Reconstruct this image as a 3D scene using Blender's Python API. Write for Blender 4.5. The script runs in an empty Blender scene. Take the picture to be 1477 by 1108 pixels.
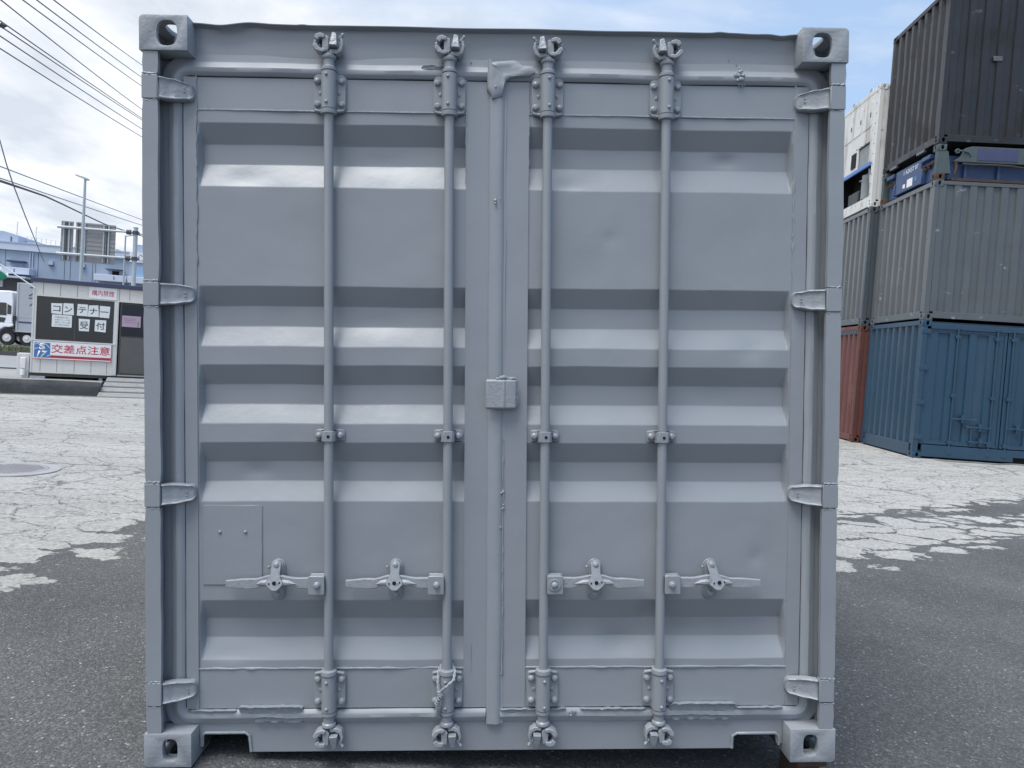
import bpy, bmesh, math, random
from mathutils import Vector, Matrix, noise
random.seed(7)
scene = bpy.context.scene
COL = scene.collection
R = math.radians

# ------------------------------------------------------------------ camera, sky, sun, exposure
CAMW = Vector((1.1105, -2.6397, 1.51505))
right = Vector((0.99747, -0.02862, 0.06509)); down = Vector((0.06395, -0.03885, -0.9972)); fwd = Vector((0.03107, 0.99884, -0.03692))
cam = bpy.data.cameras.new('camera'); camo = bpy.data.objects.new('camera', cam); COL.objects.link(camo)
mw = Matrix((right, -down, -fwd)).transposed().to_4x4(); mw.translation = CAMW
camo.matrix_world = mw
cam.sensor_width = 36; cam.lens = 1100/1477*36; cam.clip_start = .05; cam.clip_end = 2000
scene.camera = camo

SUN_EL, SUN_AZ = 66, -134         # azimuth from +Y towards +X, degrees (negative: to the left)
w = bpy.data.worlds.new('World'); scene.world = w; w.use_nodes = True
nt = w.node_tree; nt.nodes.clear()
def nd(nt, t, **k):
    n = nt.nodes.new(t)
    for a, b in k.items(): setattr(n, a, b)
    return n
def lk(nt, a, b): nt.links.new(a, b)
def mth(nt, op, a, b=None, c=None, clamp=False):
    n = nt.nodes.new('ShaderNodeMath'); n.operation = op; n.use_clamp = clamp
    for i, v in enumerate((a, b, c)):
        if v is None: continue
        if isinstance(v, (int, float)): n.inputs[i].default_value = v
        else: nt.links.new(v, n.inputs[i])
    return n.outputs[0]
def mixc(nt, f, a, b, blend='MIX'):
    n = nt.nodes.new('ShaderNodeMix'); n.data_type = 'RGBA'; n.blend_type = blend
    for s, v in ((n.inputs[0], f), (n.inputs[6], a), (n.inputs[7], b)):
        if isinstance(v, (int, float)): s.default_value = v
        elif isinstance(v, (tuple, list)): s.default_value = (*v[:3], 1)
        else: nt.links.new(v, s)
    return n.outputs[2]
def ramp(nt, f, stops):
    n = nt.nodes.new('ShaderNodeValToRGB'); e = n.color_ramp.elements
    while len(e) < len(stops): e.new(.5)
    for i, (p, c) in enumerate(stops):
        e[i].position = p; e[i].color = (c, c, c, 1) if isinstance(c, (int, float)) else (*c, 1)
    nt.links.new(f, n.inputs[0]); return n.outputs[0]
def noi(nt, vec, scale, detail=4, rough=.5, dist=0, out=0):
    n = nt.nodes.new('ShaderNodeTexNoise'); n.inputs['Scale'].default_value = scale; n.inputs['Detail'].default_value = detail
    n.inputs['Roughness'].default_value = rough; n.inputs['Distortion'].default_value = dist
    if vec is not None: nt.links.new(vec, n.inputs['Vector'])
    return n.outputs[out]
def mapping(nt, vec, scale=(1,1,1), loc=(0,0,0), rot=(0,0,0)):
    n = nt.nodes.new('ShaderNodeMapping'); n.inputs['Scale'].default_value = scale; n.inputs['Location'].default_value = loc; n.inputs['Rotation'].default_value = rot
    nt.links.new(vec, n.inputs['Vector']); return n.outputs[0]

sky = nd(nt, 'ShaderNodeTexSky', sky_type='NISHITA', sun_disc=False)
sky.sun_elevation = R(SUN_EL); sky.sun_rotation = R(SUN_AZ); sky.air_density = 1.0; sky.dust_density = 2.0; sky.ozone_density = 1.0
tc = nd(nt, 'ShaderNodeTexCoord'); sp = nd(nt, 'ShaderNodeSeparateXYZ'); lk(nt, tc.outputs['Generated'], sp.inputs[0])
zz = mth(nt, 'ADD', mth(nt, 'MAXIMUM', sp.outputs[2], 0), .16)
cx = mth(nt, 'DIVIDE', sp.outputs[0], zz); cy = mth(nt, 'DIVIDE', sp.outputs[1], zz)
cb = nd(nt, 'ShaderNodeCombineXYZ'); lk(nt, cx, cb.inputs[0]); lk(nt, cy, cb.inputs[1])
cv = mapping(nt, cb.outputs[0], scale=(.8, 1.5, 1), rot=(0, 0, R(28)), loc=(3.1, 1.7, 0))
n1 = noi(nt, cv, 1.15, 7, .58, .35)
n2 = noi(nt, mapping(nt, cb.outputs[0], scale=(1.3, .9, 1), loc=(9, 4, 2)), 2.6, 5, .55)
lr = ramp(nt, mth(nt, 'ADD', mth(nt, 'MULTIPLY', sp.outputs[0], .5), .5), [(.0, .34), (.30, .30), (.45, .02), (.62, -.12), (1, -.02)])
lrv = mth(nt, 'SUBTRACT', mth(nt, 'MULTIPLY', mth(nt, 'SUBTRACT', .40, mth(nt, 'MULTIPLY', sp.outputs[0], 1.3), clamp=True), .48), .17)
low = mth(nt, 'MULTIPLY', mth(nt, 'SUBTRACT', .5, sp.outputs[2], clamp=True), .30)
cov = mth(nt, 'ADD', mth(nt, 'ADD', n1, lrv), low)
cloud = ramp(nt, cov, [(.44, 0.0), (.72, 1.0)])
tone = mixc(nt, ramp(nt, n2, [(.35, 0), (.65, 1)]), (5.1, 5.6, 6.3), (7.6, 7.8, 8.2))
base = mixc(nt, .5, sky.outputs[0], (4.9, 6.7, 9.4))
skyc = mixc(nt, cloud, base, tone)
bg = nd(nt, 'ShaderNodeBackground'); bg.inputs[1].default_value = .10; 
# bright veil of thin cloud round the hidden sun
el_, az_ = R(SUN_EL), R(SUN_AZ)
vd = nd(nt, 'ShaderNodeVectorMath', operation='DOT_PRODUCT'); lk(nt, tc.outputs['Generated'], vd.inputs[0]); vd.inputs[1].default_value = (math.sin(az_)*math.cos(el_), math.cos(az_)*math.cos(el_), math.sin(el_))
gl = mth(nt, 'MULTIPLY', mth(nt, 'POWER', mth(nt, 'MAXIMUM', vd.outputs['Value'], 0), 14), 13)
ga = nd(nt, 'ShaderNodeVectorMath', operation='SCALE'); ga.inputs[0].default_value = (1, .99, .97); lk(nt, gl, ga.inputs['Scale'])
gs = nd(nt, 'ShaderNodeVectorMath', operation='ADD'); lk(nt, skyc, gs.inputs[0]); lk(nt, ga.outputs[0], gs.inputs[1])
lk(nt, gs.outputs[0], bg.inputs[0])
wo = nd(nt, 'ShaderNodeOutputWorld'); lk(nt, bg.outputs[0], wo.inputs[0])

sd = bpy.data.lights.new('sun', 'SUN'); sd.energy = 2.1; sd.angle = R(32); sd.color = (1, .985, .955)
so = bpy.data.objects.new('sun', sd); COL.objects.link(so)
el, az = R(SUN_EL), R(SUN_AZ)
sv = Vector((math.sin(az)*math.cos(el), math.cos(az)*math.cos(el), math.sin(el)))
so.rotation_euler = sv.to_track_quat('Z', 'Y').to_euler(); so.location = (0, 0, 30)
scene.view_settings.view_transform = 'Standard'; scene.view_settings.look = 'None'
scene.view_settings.exposure = 0.50; scene.view_settings.gamma = 1

# ------------------------------------------------------------------ materials
def mat(name, color, rough=.5, metal=0, bump=0, bscale=60, var=.06, vscale=3, dirt=None, dirtamt=.0, dscale=2.5, spec=.5, dthr=.58, rvar=.08, fine=0, fscale=300, coat=0, streak=False, scuff=None):
    m = bpy.data.materials.new(name); m.use_nodes = True; nt = m.node_tree; b = nt.nodes['Principled BSDF']
    tc = nd(nt, 'ShaderNodeTexCoord'); v = tc.outputs['Object']
    if streak: v2 = mapping(nt, v, scale=(1, 1, .18))
    else: v2 = v
    n = noi(nt, v, vscale, 6, .6)
    lo = tuple(c*(1-var*1.6) for c in color); hi = tuple(min(1, c*(1+var*1.6)) for c in color)
    c = mixc(nt, n, lo, hi)
    r = mth(nt, 'ADD', mth(nt, 'MULTIPLY', mth(nt, 'SUBTRACT', noi(nt, v, vscale*2.3, 5, .6), .5), rvar*2), rough)
    if dirt:
        d = ramp(nt, noi(nt, v2, dscale, 8, .68), [(dthr, 0.0), (min(.99, dthr+.1), 1.0)])
        d = mth(nt, 'MULTIPLY', d, dirtamt)
        c = mixc(nt, d, c, dirt); r = mth(nt, 'ADD', r, mth(nt, 'MULTIPLY', d, .25))
    if scuff:
        sc_ = ramp(nt, noi(nt, mapping(nt, v, scale=(1, 1, 1.7)), 3.1, 5, .62, .4), [(.665, 0.0), (.69, 1.0)])
        c = mixc(nt, mth(nt, 'MULTIPLY', sc_, .8), c, scuff)
    lk(nt, c, b.inputs['Base Color']); lk(nt, r, b.inputs['Roughness'])
    b.inputs['Metallic'].default_value = metal; b.inputs['Specular IOR Level'].default_value = spec
    b.inputs['Coat Weight'].default_value = coat; b.inputs['Coat Roughness'].default_value = .25
    if bump or fine:
        bn = nd(nt, 'ShaderNodeBump'); bn.inputs['Strength'].default_value = 1; bn.inputs['Distance'].default_value = 1
        h = mth(nt, 'ADD', mth(nt, 'MULTIPLY', noi(nt, v, bscale, 4, .55), bump), mth(nt, 'MULTIPLY', noi(nt, v, fscale, 2, .5), fine))
        lk(nt, h, bn.inputs['Height']); lk(nt, bn.outputs[0], b.inputs['Normal'])
    return m
GREY = (.246, .268, .294)
M = {}
M['paint'] = mat('grey_gloss_paint', GREY, .30, bump=.0011, bscale=14, var=.035, vscale=1.7, rvar=.05, fine=.00012, fscale=220, dirt=(.21, .23, .25), dirtamt=.3, dscale=1.6, dthr=.62)
M['paint_cast'] = mat('grey_paint_on_castings', (.266, .288, .315), .42, bump=.0022, bscale=70, var=.05, fine=.0006, fscale=260)
M['paint_rough'] = mat('grey_paint_thick', (.256, .285, .313), .33, bump=.0035, bscale=65, var=.06)
M['rubber'] = mat('grey_painted_gasket', (.257, .280, .309), .48, bump=.0010, bscale=25, var=.04)
M['under'] = mat('underframe_dark', (.045, .047, .05), .8, var=.15)
M['rust'] = mat('rusted_steel', (.075, .045, .035), .85, bump=.004, bscale=40, var=.3, vscale=8)
M['wood'] = mat('dark_timber', (.055, .04, .034), .85, bump=.003, bscale=30, var=.3, vscale=8)
M['blue'] = mat('blue_container_paint', (.021, .058, .100), .34, bump=.003, bscale=6, var=.10, vscale=1.2, dirt=(.05, .08, .11), dirtamt=.4, dscale=1.5, streak=True)
M['sgrey'] = mat('slate_grey_container_paint', (.090, .103, .112), .30, bump=.003, bscale=6, var=.10, vscale=1.5, dirt=(.14, .155, .165), dirtamt=.25, dscale=2.2, streak=True, scuff=(.26, .28, .29))
M['black'] = mat('charcoal_container_paint', (.017, .018, .023), .40, bump=.004, bscale=6, var=.25, vscale=2.5, dirt=(.010, .010, .011), dirtamt=.8, dscale=1.3, dthr=.52, scuff=(.085, .088, .095))
M['dkgrey'] = mat('dark_grey_container_paint', (.065, .082, .10), .5, bump=.003, bscale=6, var=.15)
M['red'] = mat('faded_red_container_paint', (.125, .046, .042), .55, bump=.003, bscale=6, var=.18, dirt=(.22, .15, .13), dirtamt=.5, dscale=3, streak=True)
M['redside'] = mat('brown_red_container_paint', (.095, .035, .028), .65, var=.3, vscale=4)
M['white'] = mat('dirty_white_container_paint', (.62, .63, .62), .5, bump=.002, bscale=8, var=.08, dirt=(.30, .27, .22), dirtamt=.65, dscale=2.6, streak=True, dthr=.52, scuff=(.30, .25, .20))
M['green'] = mat('worn_green_steel', (.065, .09, .098), .65, bump=.002, bscale=20, var=.2, vscale=5, dirt=(.13, .075, .05), dirtamt=.8, dscale=4, dthr=.56)
M['royal'] = mat('royal_blue_paint', (.03, .065, .16), .45, var=.2, vscale=3, dirt=(.10, .12, .15), dirtamt=.5)
M['navy'] = mat('navy_purple_patch', (.05, .06, .13), .5, var=.2, vscale=6)
M['void'] = mat('dark_interior', (.006, .006, .007), .9, var=.1)
M['hutwall'] = mat('cream_hut_panel', (.67, .65, .605), .55, var=.05, dirt=(.42, .40, .36), dirtamt=.4, dscale=2.2, streak=True)
M['huttrim'] = mat('white_hut_trim', (.62, .62, .61), .45, var=.05)
M['hutroof'] = mat('navy_roof_edge', (.045, .055, .105), .5, var=.1)
M['glass'] = mat('dark_window_glass', (.035, .034, .033), .12, var=.15, vscale=1.2, rvar=.02, spec=.6)
M['film'] = mat('brown_tinted_film', (.085, .08, .075), .35, var=.2, vscale=1.5)
M['alu'] = mat('aluminium_frame', (.42, .42, .42), .4, metal=.6, var=.05)
M['brown'] = mat('brown_metal', (.055, .048, .042), .5, var=.15)
M['paper'] = mat('white_paper', (.72, .74, .74), .8, var=.03)
M['pink'] = mat('pink_paper', (.42, .31, .40), .8, var=.04)
M['ink'] = mat('black_ink', (.03, .032, .036), .7)
M['inkgrey'] = mat('grey_ink', (.25, .26, .27), .7)
M['redink'] = mat('red_ink', (.55, .035, .06), .6)
M['darkred'] = mat('dark_red_bar', (.36, .035, .055), .6)
M['signblue'] = mat('sign_blue', (.05, .18, .42), .5)
M['signwhite'] = mat('sign_white', (.78, .78, .78), .5, var=.03)
M['curb'] = mat('dark_weathered_concrete', (.075, .078, .08), .9, bump=.01, bscale=12, var=.35, vscale=3, dirt=(.15, .15, .15), dirtamt=.5, dscale=3)
M['terrace'] = mat('pale_pavement', (.27, .275, .28), .9, bump=.004, bscale=30, var=.15, vscale=1.2)
M['steelplate'] = mat('worn_checker_plate', (.36, .36, .36), .5, metal=.0, bump=.003, bscale=50, var=.2, vscale=8, dirt=(.22, .12, .08), dirtamt=.6, dscale=5)
M['bwall'] = mat('hazed_blue_grey_cladding', (.31, .38, .48), .6, var=.05, vscale=.4)  # paled so the colour carries the distance haze
M['bwall2'] = mat('hazed_blue_cladding', (.38, .45, .56), .6, var=.05, vscale=.4)  # lighter cladding, haze mixed into its colour as well
M['bband'] = mat('pale_parapet', (.55, .60, .70), .6, var=.03, vscale=.4)
M['bdark'] = mat('navy_canopy', (.035, .055, .10), .6)
M['bglass'] = mat('pale_blue_glazing', (.24, .38, .55), .2, rvar=.03)
M['dock'] = mat('shaded_dock_grey', (.13, .13, .135), .8, var=.15)  # the loading bay's shade is put into this grey
M['galv'] = mat('galvanised_steel', (.42, .46, .49), .5, metal=.3, var=.08, vscale=5)
M['galvdark'] = mat('aged_steel_clamp', (.07, .075, .085), .6, metal=.2)
M['signback'] = mat('grey_sign_back', (.30, .295, .30), .65, var=.10, vscale=3)
M['wire'] = mat('cable_black', (.05, .05, .06), .6)
M['wirelight'] = mat('cable_grey', (.22, .24, .27), .6)
M['truckwhite'] = mat('truck_white_paint', (.78, .80, .84), .25, var=.02)
M['truckbox'] = mat('truck_grey_box', (.36, .38, .41), .5, var=.05)
M['tyre'] = mat('tyre_rubber', (.02, .02, .022), .8)
M['chrome'] = mat('wheel_metal', (.75, .75, .76), .25, metal=.9)
M['flaggreen'] = mat('flag_green', (.03, .27, .17), .8, var=.1)
M['flagwhite'] = mat('flag_white', (.75, .80, .80), .8)
M['grass'] = mat('dry_grass', (.13, .15, .075), .9, var=.4, vscale=2)
M['mh'] = mat('cast_iron_cover', (.30, .29, .31), .6, metal=.2, bump=.004, bscale=50, var=.1)
M['mhring'] = mat('concrete_ring', (.33, .33, .345), .9, bump=.003, bscale=60, var=.1)
M['hose'] = mat('black_hose', (.03, .028, .027), .6)
M['strap'] = mat('pale_cord', (.20, .21, .21), .8)
M['machinery'] = mat('machinery_grey', (.22, .25, .26), .5, var=.15, vscale=6)

def ground_material():
    m = bpy.data.materials.new('yard_surface'); m.use_nodes = True; nt = m.node_tree; b = nt.nodes['Principled BSDF']
    g = nd(nt, 'ShaderNodeNewGeometry'); P = g.outputs['Position']; s = nd(nt, 'ShaderNodeSeparateXYZ'); lk(nt, P, s.inputs[0]); X, Y = s.outputs[0], s.outputs[1]
    xb = mth(nt, 'ADD', mth(nt, 'MULTIPLY', mth(nt, 'SUBTRACT', Y, 1.75), .17), -1.52)
    dL = mth(nt, 'MULTIPLY', mth(nt, 'SUBTRACT', xb, X), 1.0)
    # left light area also ends towards the camera
    dLy = mth(nt, 'MULTIPLY', mth(nt, 'SUBTRACT', Y, 1.08), 1.0)
    dL = mth(nt, 'MINIMUM', dL, dLy)
    t = mth(nt, 'SUBTRACT', X, 3.85)
    yb = mth(nt, 'ADD', mth(nt, 'ADD', 3.05, mth(nt, 'MULTIPLY', mth(nt, 'MAXIMUM', t, 0), .62)), mth(nt, 'MAXIMUM', mth(nt, 'MULTIPLY', t, -1.0), 0))
    dR = mth(nt, 'MULTIPLY', mth(nt, 'SUBTRACT', Y, yb), .85)
    # dark patched wedge on the right
    ln = mth(nt, 'SUBTRACT', Y, mth(nt, 'ADD', mth(nt, 'MULTIPLY', mth(nt, 'SUBTRACT', X, 4.6), .44), 5.35))
    wd = mth(nt, 'EXPONENT', mth(nt, 'MULTIPLY', mth(nt, 'POWER', mth(nt, 'ABSOLUTE', mth(nt, 'DIVIDE', ln, .62)), 2), -1))
    dR = mth(nt, 'SUBTRACT', dR, mth(nt, 'MULTIPLY', wd, 1.15))
    d = mth(nt, 'MAXIMUM', dL, dR)
    na = noi(nt, mapping(nt, P, scale=(.8, 1.3, 1), rot=(0, 0, R(-25))), 1.7, 8, .66, .5)
    nb = noi(nt, mapping(nt, P, loc=(5, 3, 0)), 14, 5, .65)
    e = mth(nt, 'ADD', d, mth(nt, 'MULTIPLY', mth(nt, 'SUBTRACT', na, .5), 1.5))
    e = mth(nt, 'ADD', e, mth(nt, 'MULTIPLY', mth(nt, 'SUBTRACT', nb, .5), .42))
    wv = nd(nt, 'ShaderNodeVectorMath', operation='ADD'); lk(nt, mapping(nt, P, scale=(.75, 1.25, 1)), wv.inputs[0])
    wn = nd(nt, 'ShaderNodeVectorMath', operation='SCALE'); wn.inputs['Scale'].default_value = .45; lk(nt, noi(nt, P, 3.2, 6, .7, 0, 1), wn.inputs[0]); lk(nt, wn.outputs[0], wv.inputs[1])
    vi = nd(nt, 'ShaderNodeTexVoronoi', feature='DISTANCE_TO_EDGE'); vi.inputs['Scale'].default_value = 2.3; lk(nt, wv.outputs[0], vi.inputs['Vector'])
    gap = mth(nt, 'MULTIPLY', mth(nt, 'SUBTRACT', .58, e, clamp=True), .27)
    isl = ramp(nt, mth(nt, 'MULTIPLY', mth(nt, 'SUBTRACT', vi.outputs['Distance'], gap), 10), [(.0, 0.0), (.12, 1.0)])
    mask = mth(nt, 'MULTIPLY', ramp(nt, mth(nt, 'ADD', e, .5), [(.50, 0.0), (.56, 1.0)]), isl)
    # asphalt strip along the terrace wall, shade painted in: signed distance from its foot
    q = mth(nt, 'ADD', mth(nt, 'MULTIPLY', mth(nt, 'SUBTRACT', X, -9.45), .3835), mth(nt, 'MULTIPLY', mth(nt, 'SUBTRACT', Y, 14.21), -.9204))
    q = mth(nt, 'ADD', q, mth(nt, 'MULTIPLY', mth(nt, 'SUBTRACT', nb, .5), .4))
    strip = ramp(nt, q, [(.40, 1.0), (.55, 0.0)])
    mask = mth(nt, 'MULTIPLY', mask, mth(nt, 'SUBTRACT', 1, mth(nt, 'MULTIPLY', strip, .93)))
    # cracks in the pale surface
    vv = nd(nt, 'ShaderNodeTexVoronoi', feature='DISTANCE_TO_EDGE'); vv.inputs['Scale'].default_value = .62
    wv = nd(nt, 'ShaderNodeVectorMath', operation='ADD'); lk(nt, P, wv.inputs[0])
    wn = nd(nt, 'ShaderNodeVectorMath', operation='SCALE'); wn.inputs['Scale'].default_value = .55; lk(nt, noi(nt, P, 2.4, 6, .65, 0, 1), wn.inputs[0]); lk(nt, wn.outputs[0], wv.inputs[1])
    lk(nt, wv.outputs[0], vv.inputs['Vector'])
    gate = ramp(nt, noi(nt, P, .55, 2, .5), [(.50, 0), (.58, .8)])
    crack = mth(nt, 'MULTIPLY', ramp(nt, vv.outputs['Distance'], [(.006, 1.0), (.020, 0.0)]), gate)
    mask = mth(nt, 'MULTIPLY', mask, mth(nt, 'SUBTRACT', 1, mth(nt, 'MULTIPLY', crack, .85)))
    # asphalt: aggregate
    vo = nd(nt, 'ShaderNodeTexVoronoi'); vo.inputs['Scale'].default_value = 120; lk(nt, P, vo.inputs['Vector'])
    vs = nd(nt, 'ShaderNodeSeparateColor'); lk(nt, vo.outputs['Color'], vs.inputs[0])
    agg = ramp(nt, vs.outputs[0], [(.0, (.070, .072, .074)), (.6, (.103, .106, .109)), (.92, (.140, .143, .146)), (.992, (.20, .20, .20)), (1.0, (.40, .39, .38))])
    big = noi(nt, P, .9, 5, .6)
    asph = mixc(nt, 1.0, agg, ramp(nt, big, [(.3, .80), (.7, 1.2)]), 'MULTIPLY')
    # pale layer: gritty, worn
    v3 = nd(nt, 'ShaderNodeTexVoronoi'); v3.inputs['Scale'].default_value = 48; lk(nt, P, v3.inputs['Vector'])
    v3s = nd(nt, 'ShaderNodeSeparateColor'); lk(nt, v3.outputs['Color'], v3s.inputs[0])
    pale = ramp(nt, v3s.outputs[1], [(0, (.20, .197, .19)), (.35, (.37, .365, .352)), (1, (.53, .522, .50))])
    pale2 = ramp(nt, noi(nt, P, 22, 5, .7), [(.32, (.26, .256, .248)), (.52, (.41, .404, .39)), (.70, (.54, .53, .51))])
    pale = mixc(nt, .55, pale, pale2)
    pale = mixc(nt, 1.0, pale, ramp(nt, noi(nt, mapping(nt, P, scale=(.35, 1, 1)), .55, 6, .6), [(.3, .80), (.7, 1.1)]), 'MULTIPLY')
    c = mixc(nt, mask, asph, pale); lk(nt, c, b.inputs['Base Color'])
    b.inputs['Roughness'].default_value = .88; b.inputs['Specular IOR Level'].default_value = .3
    h = mth(nt, 'ADD', mth(nt, 'MULTIPLY', mask, .010), mth(nt, 'MULTIPLY', vo.outputs['Distance'], -.30*.012))
    h = mth(nt, 'ADD', h, mth(nt, 'MULTIPLY', noi(nt, P, 90, 4, .7), .006))
    bn = nd(nt, 'ShaderNodeBump'); bn.inputs['Distance'].default_value = 1; bn.inputs['Strength'].default_value = 1; lk(nt, h, bn.inputs['Height']); lk(nt, bn.outputs[0], b.inputs['Normal'])
    return m
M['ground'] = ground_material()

# ------------------------------------------------------------------ mesh helpers
class MB:
    def __init__(s): s.v = []; s.f = []; s.mi = []; s.cur = 0
    def add(s, vs, fs):
        k = len(s.v); s.v += [tuple(v) for v in vs]; s.f += [tuple(i+k for i in f) for f in fs]; s.mi += [s.cur]*len(fs); return s
    def box(s, x0, x1, y0, y1, z0, z1):
        return s.add([(x0,y0,z0),(x1,y0,z0),(x1,y1,z0),(x0,y1,z0),(x0,y0,z1),(x1,y0,z1),(x1,y1,z1),(x0,y1,z1)],
                     [(0,3,2,1),(4,5,6,7),(0,1,5,4),(1,2,6,5),(2,3,7,6),(3,0,4,7)])
    def prism(s, poly, a, b, ax='y'):
        """poly of 2D points; ax 'y': poly=(x,z) extruded in y; 'z': poly=(x,y); 'x': poly=(y,z)"""
        def P(p, t):
            return {'y': (p[0], t, p[1]), 'z': (p[0], p[1], t), 'x': (t, p[0], p[1])}[ax]
        n = len(poly)
        return s.add([P(p, a) for p in poly]+[P(p, b) for p in poly], [tuple(range(n))[::-1], tuple(range(n, 2*n))]+[(i, (i+1) % n, (i+1) % n+n, i+n) for i in range(n)])
    def cyl(s, a, b, r, r2=None, n=20, caps=True):
        a, b = Vector(a), Vector(b); r2 = r if r2 is None else r2
        d = (b-a).normalized(); u = d.orthogonal().normalized(); w_ = d.cross(u)
        vs = []
        for c, rr in ((a, r), (b, r2)):
            for i in range(n):
                t = 2*math.pi*i/n; vs.append(c+(u*math.cos(t)+w_*math.sin(t))*rr)
        fs = [(i, (i+1) % n, (i+1) % n+n, i+n) for i in range(n)]
        if caps: fs += [tuple(range(n))[::-1], tuple(range(n, 2*n))]
        return s.add(vs, fs)
    def tube(s, pts, r, n=10, caps=True):
        pts = [Vector(p) for p in pts]; vs = []; m = len(pts); u = None
        for k, p in enumerate(pts):
            d = (pts[min(k+1, m-1)]-pts[max(k-1, 0)]).normalized()
            u = d.orthogonal().normalized() if u is None else (u-d*u.dot(d)).normalized()
            w_ = d.cross(u); rr = r(k/(m-1)) if callable(r) else r
            for i in range(n):
                t = 2*math.pi*i/n; vs.append(p+(u*math.cos(t)+w_*math.sin(t))*rr)
        fs = [(k*n+i, k*n+(i+1) % n, (k+1)*n+(i+1) % n, (k+1)*n+i) for k in range(m-1) for i in range(n)]
        if caps: fs += [tuple(range(n))[::-1], tuple(range((m-1)*n, m*n))]
        return s.add(vs, fs)
    def lathe(s, prof, c, axis='y', n=20):
        """prof: (r, t) pairs along the axis from centre c"""
        vs = []; c = Vector(c)
        for r, t in prof:
            for i in range(n):
                a = 2*math.pi*i/n; q = (r*math.cos(a), r*math.sin(a))
                vs.append(c+Vector({'y': (q[0], t, q[1]), 'z': (q[0], q[1], t), 'x': (t, q[0], q[1])}[axis]))
        m = len(prof)
        fs = [(k*n+i, k*n+(i+1) % n, (k+1)*n+(i+1) % n, (k+1)*n+i) for k in range(m-1) for i in range(n)]
        fs += [tuple(range(n))[::-1], tuple(range((m-1)*n, m*n))]
        return s.add(vs, fs)
    def grid(s, us, vs_, fn, flip=False):
        nu, nv = len(us), len(vs_); vs = [fn(u, v) for v in vs_ for u in us]
        fs = []
        for j in range(nv-1):
            for i in range(nu-1):
                q = (j*nu+i, j*nu+i+1, (j+1)*nu+i+1, (j+1)*nu+i); fs.append(q[::-1] if flip else q)
        return s.add(vs, fs)
    def sphere(s, c, r, sc=(1,1,1), n=12):
        prof = []
        vs = []; c = Vector(c); m = n//2
        for k in range(1, m):
            ph = math.pi*k/m
            for i in range(n):
                a = 2*math.pi*i/n
                vs.append(c+Vector((r*math.sin(ph)*math.cos(a)*sc[0], r*math.sin(ph)*math.sin(a)*sc[1], r*math.cos(ph)*sc[2])))
        fs = [(k*n+i, (k+1)*n+i, (k+1)*n+(i+1) % n, k*n+(i+1) % n) for k in range(m-2) for i in range(n)]
        k = len(vs); vs += [c+Vector((0,0,r*sc[2])), c-Vector((0,0,r*sc[2]))]
        fs += [(k, i, (i+1) % n) for i in range(n)]+[(k+1, (m-2)*n+(i+1) % n, (m-2)*n+i) for i in range(n)]
        return s.add(vs, fs)
    def xf(s, mtx, start=0):
        s.v[start:] = [tuple(mtx @ Vector(v)) for v in s.v[start:]]; return s
    def mesh(s, name, mats, smooth=35, fix=True):
        me = bpy.data.meshes.new(name); me.from_pydata(s.v, [], s.f)
        for m_ in (mats if isinstance(mats, (list, tuple)) else [mats]): me.materials.append(m_)
        me.polygons.foreach_set('material_index', s.mi)
        if fix:
            bm = bmesh.new(); bm.from_mesh(me); bmesh.ops.recalc_face_normals(bm, faces=bm.faces); bm.to_mesh(me); bm.free()
        me.polygons.foreach_set('use_smooth', [bool(smooth)]*len(me.polygons))
        if smooth: me.set_sharp_from_angle(angle=R(smooth))
        me.update(); return me
    def build(s, name, mats, parent=None, bevel=0, seg=2, smooth=35, loc=None, fix=True):
        o = bpy.data.objects.new(name, s.mesh(name, mats, smooth, fix)); return fin(o, parent, bevel, seg, loc)
def fin(o, parent=None, bevel=0, seg=2, loc=None):
    COL.objects.link(o)
    if parent: o.parent = parent
    if loc is not None: o.location = loc
    if bevel:
        b = o.modifiers.new('bevel', 'BEVEL'); b.width = bevel; b.segments = seg; b.limit_method = 'ANGLE'; b.angle_limit = R(40); b.use_clamp_overlap = True
    return o
def inst(name, me, parent, loc=(0,0,0), rot=(0,0,0), bevel=0):
    o = bpy.data.objects.new(name, me); fin(o, parent, bevel); o.location = loc; o.rotation_euler = rot; return o
def tag(o, label=None, cat=None, group=None, kind=None):
    if label: o['label'] = label
    if cat: o['category'] = cat
    if group: o['group'] = group
    if kind: o['kind'] = kind
    return o
def thing(name, label, cat, group=None, loc=(0,0,0), rot=None, mtx=None):
    o = bpy.data.objects.new(name, None); COL.objects.link(o); o.empty_display_size = .3
    if mtx is not None: o.matrix_world = mtx
    else:
        o.location = loc
        if rot: o.rotation_euler = rot
    return tag(o, label, cat, group)
def baked(o, name, mats=None):
    """evaluate an object's modifiers into a plain mesh and drop the object"""
    dg = bpy.context.evaluated_depsgraph_get(); me = bpy.data.meshes.new_from_object(o.evaluated_get(dg)); me.name = name
    bpy.data.objects.remove(o); return me
def rrect(x0, x1, z0, z1, r, n=5):
    pts = []
    for cx_, cz_, a0 in ((x1-r, z1-r, 0), (x0+r, z1-r, 90), (x0+r, z0+r, 180), (x1-r, z0+r, 270)):
        for i in range(n+1):
            a = R(a0+90*i/n); pts.append((cx_+r*math.cos(a), cz_+r*math.sin(a)))
    return pts
def wob(p, amp, sc, seed=0):
    return noise.noise(Vector(p)*sc+Vector((seed*7.3, seed*3.1, seed)))*amp
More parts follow.
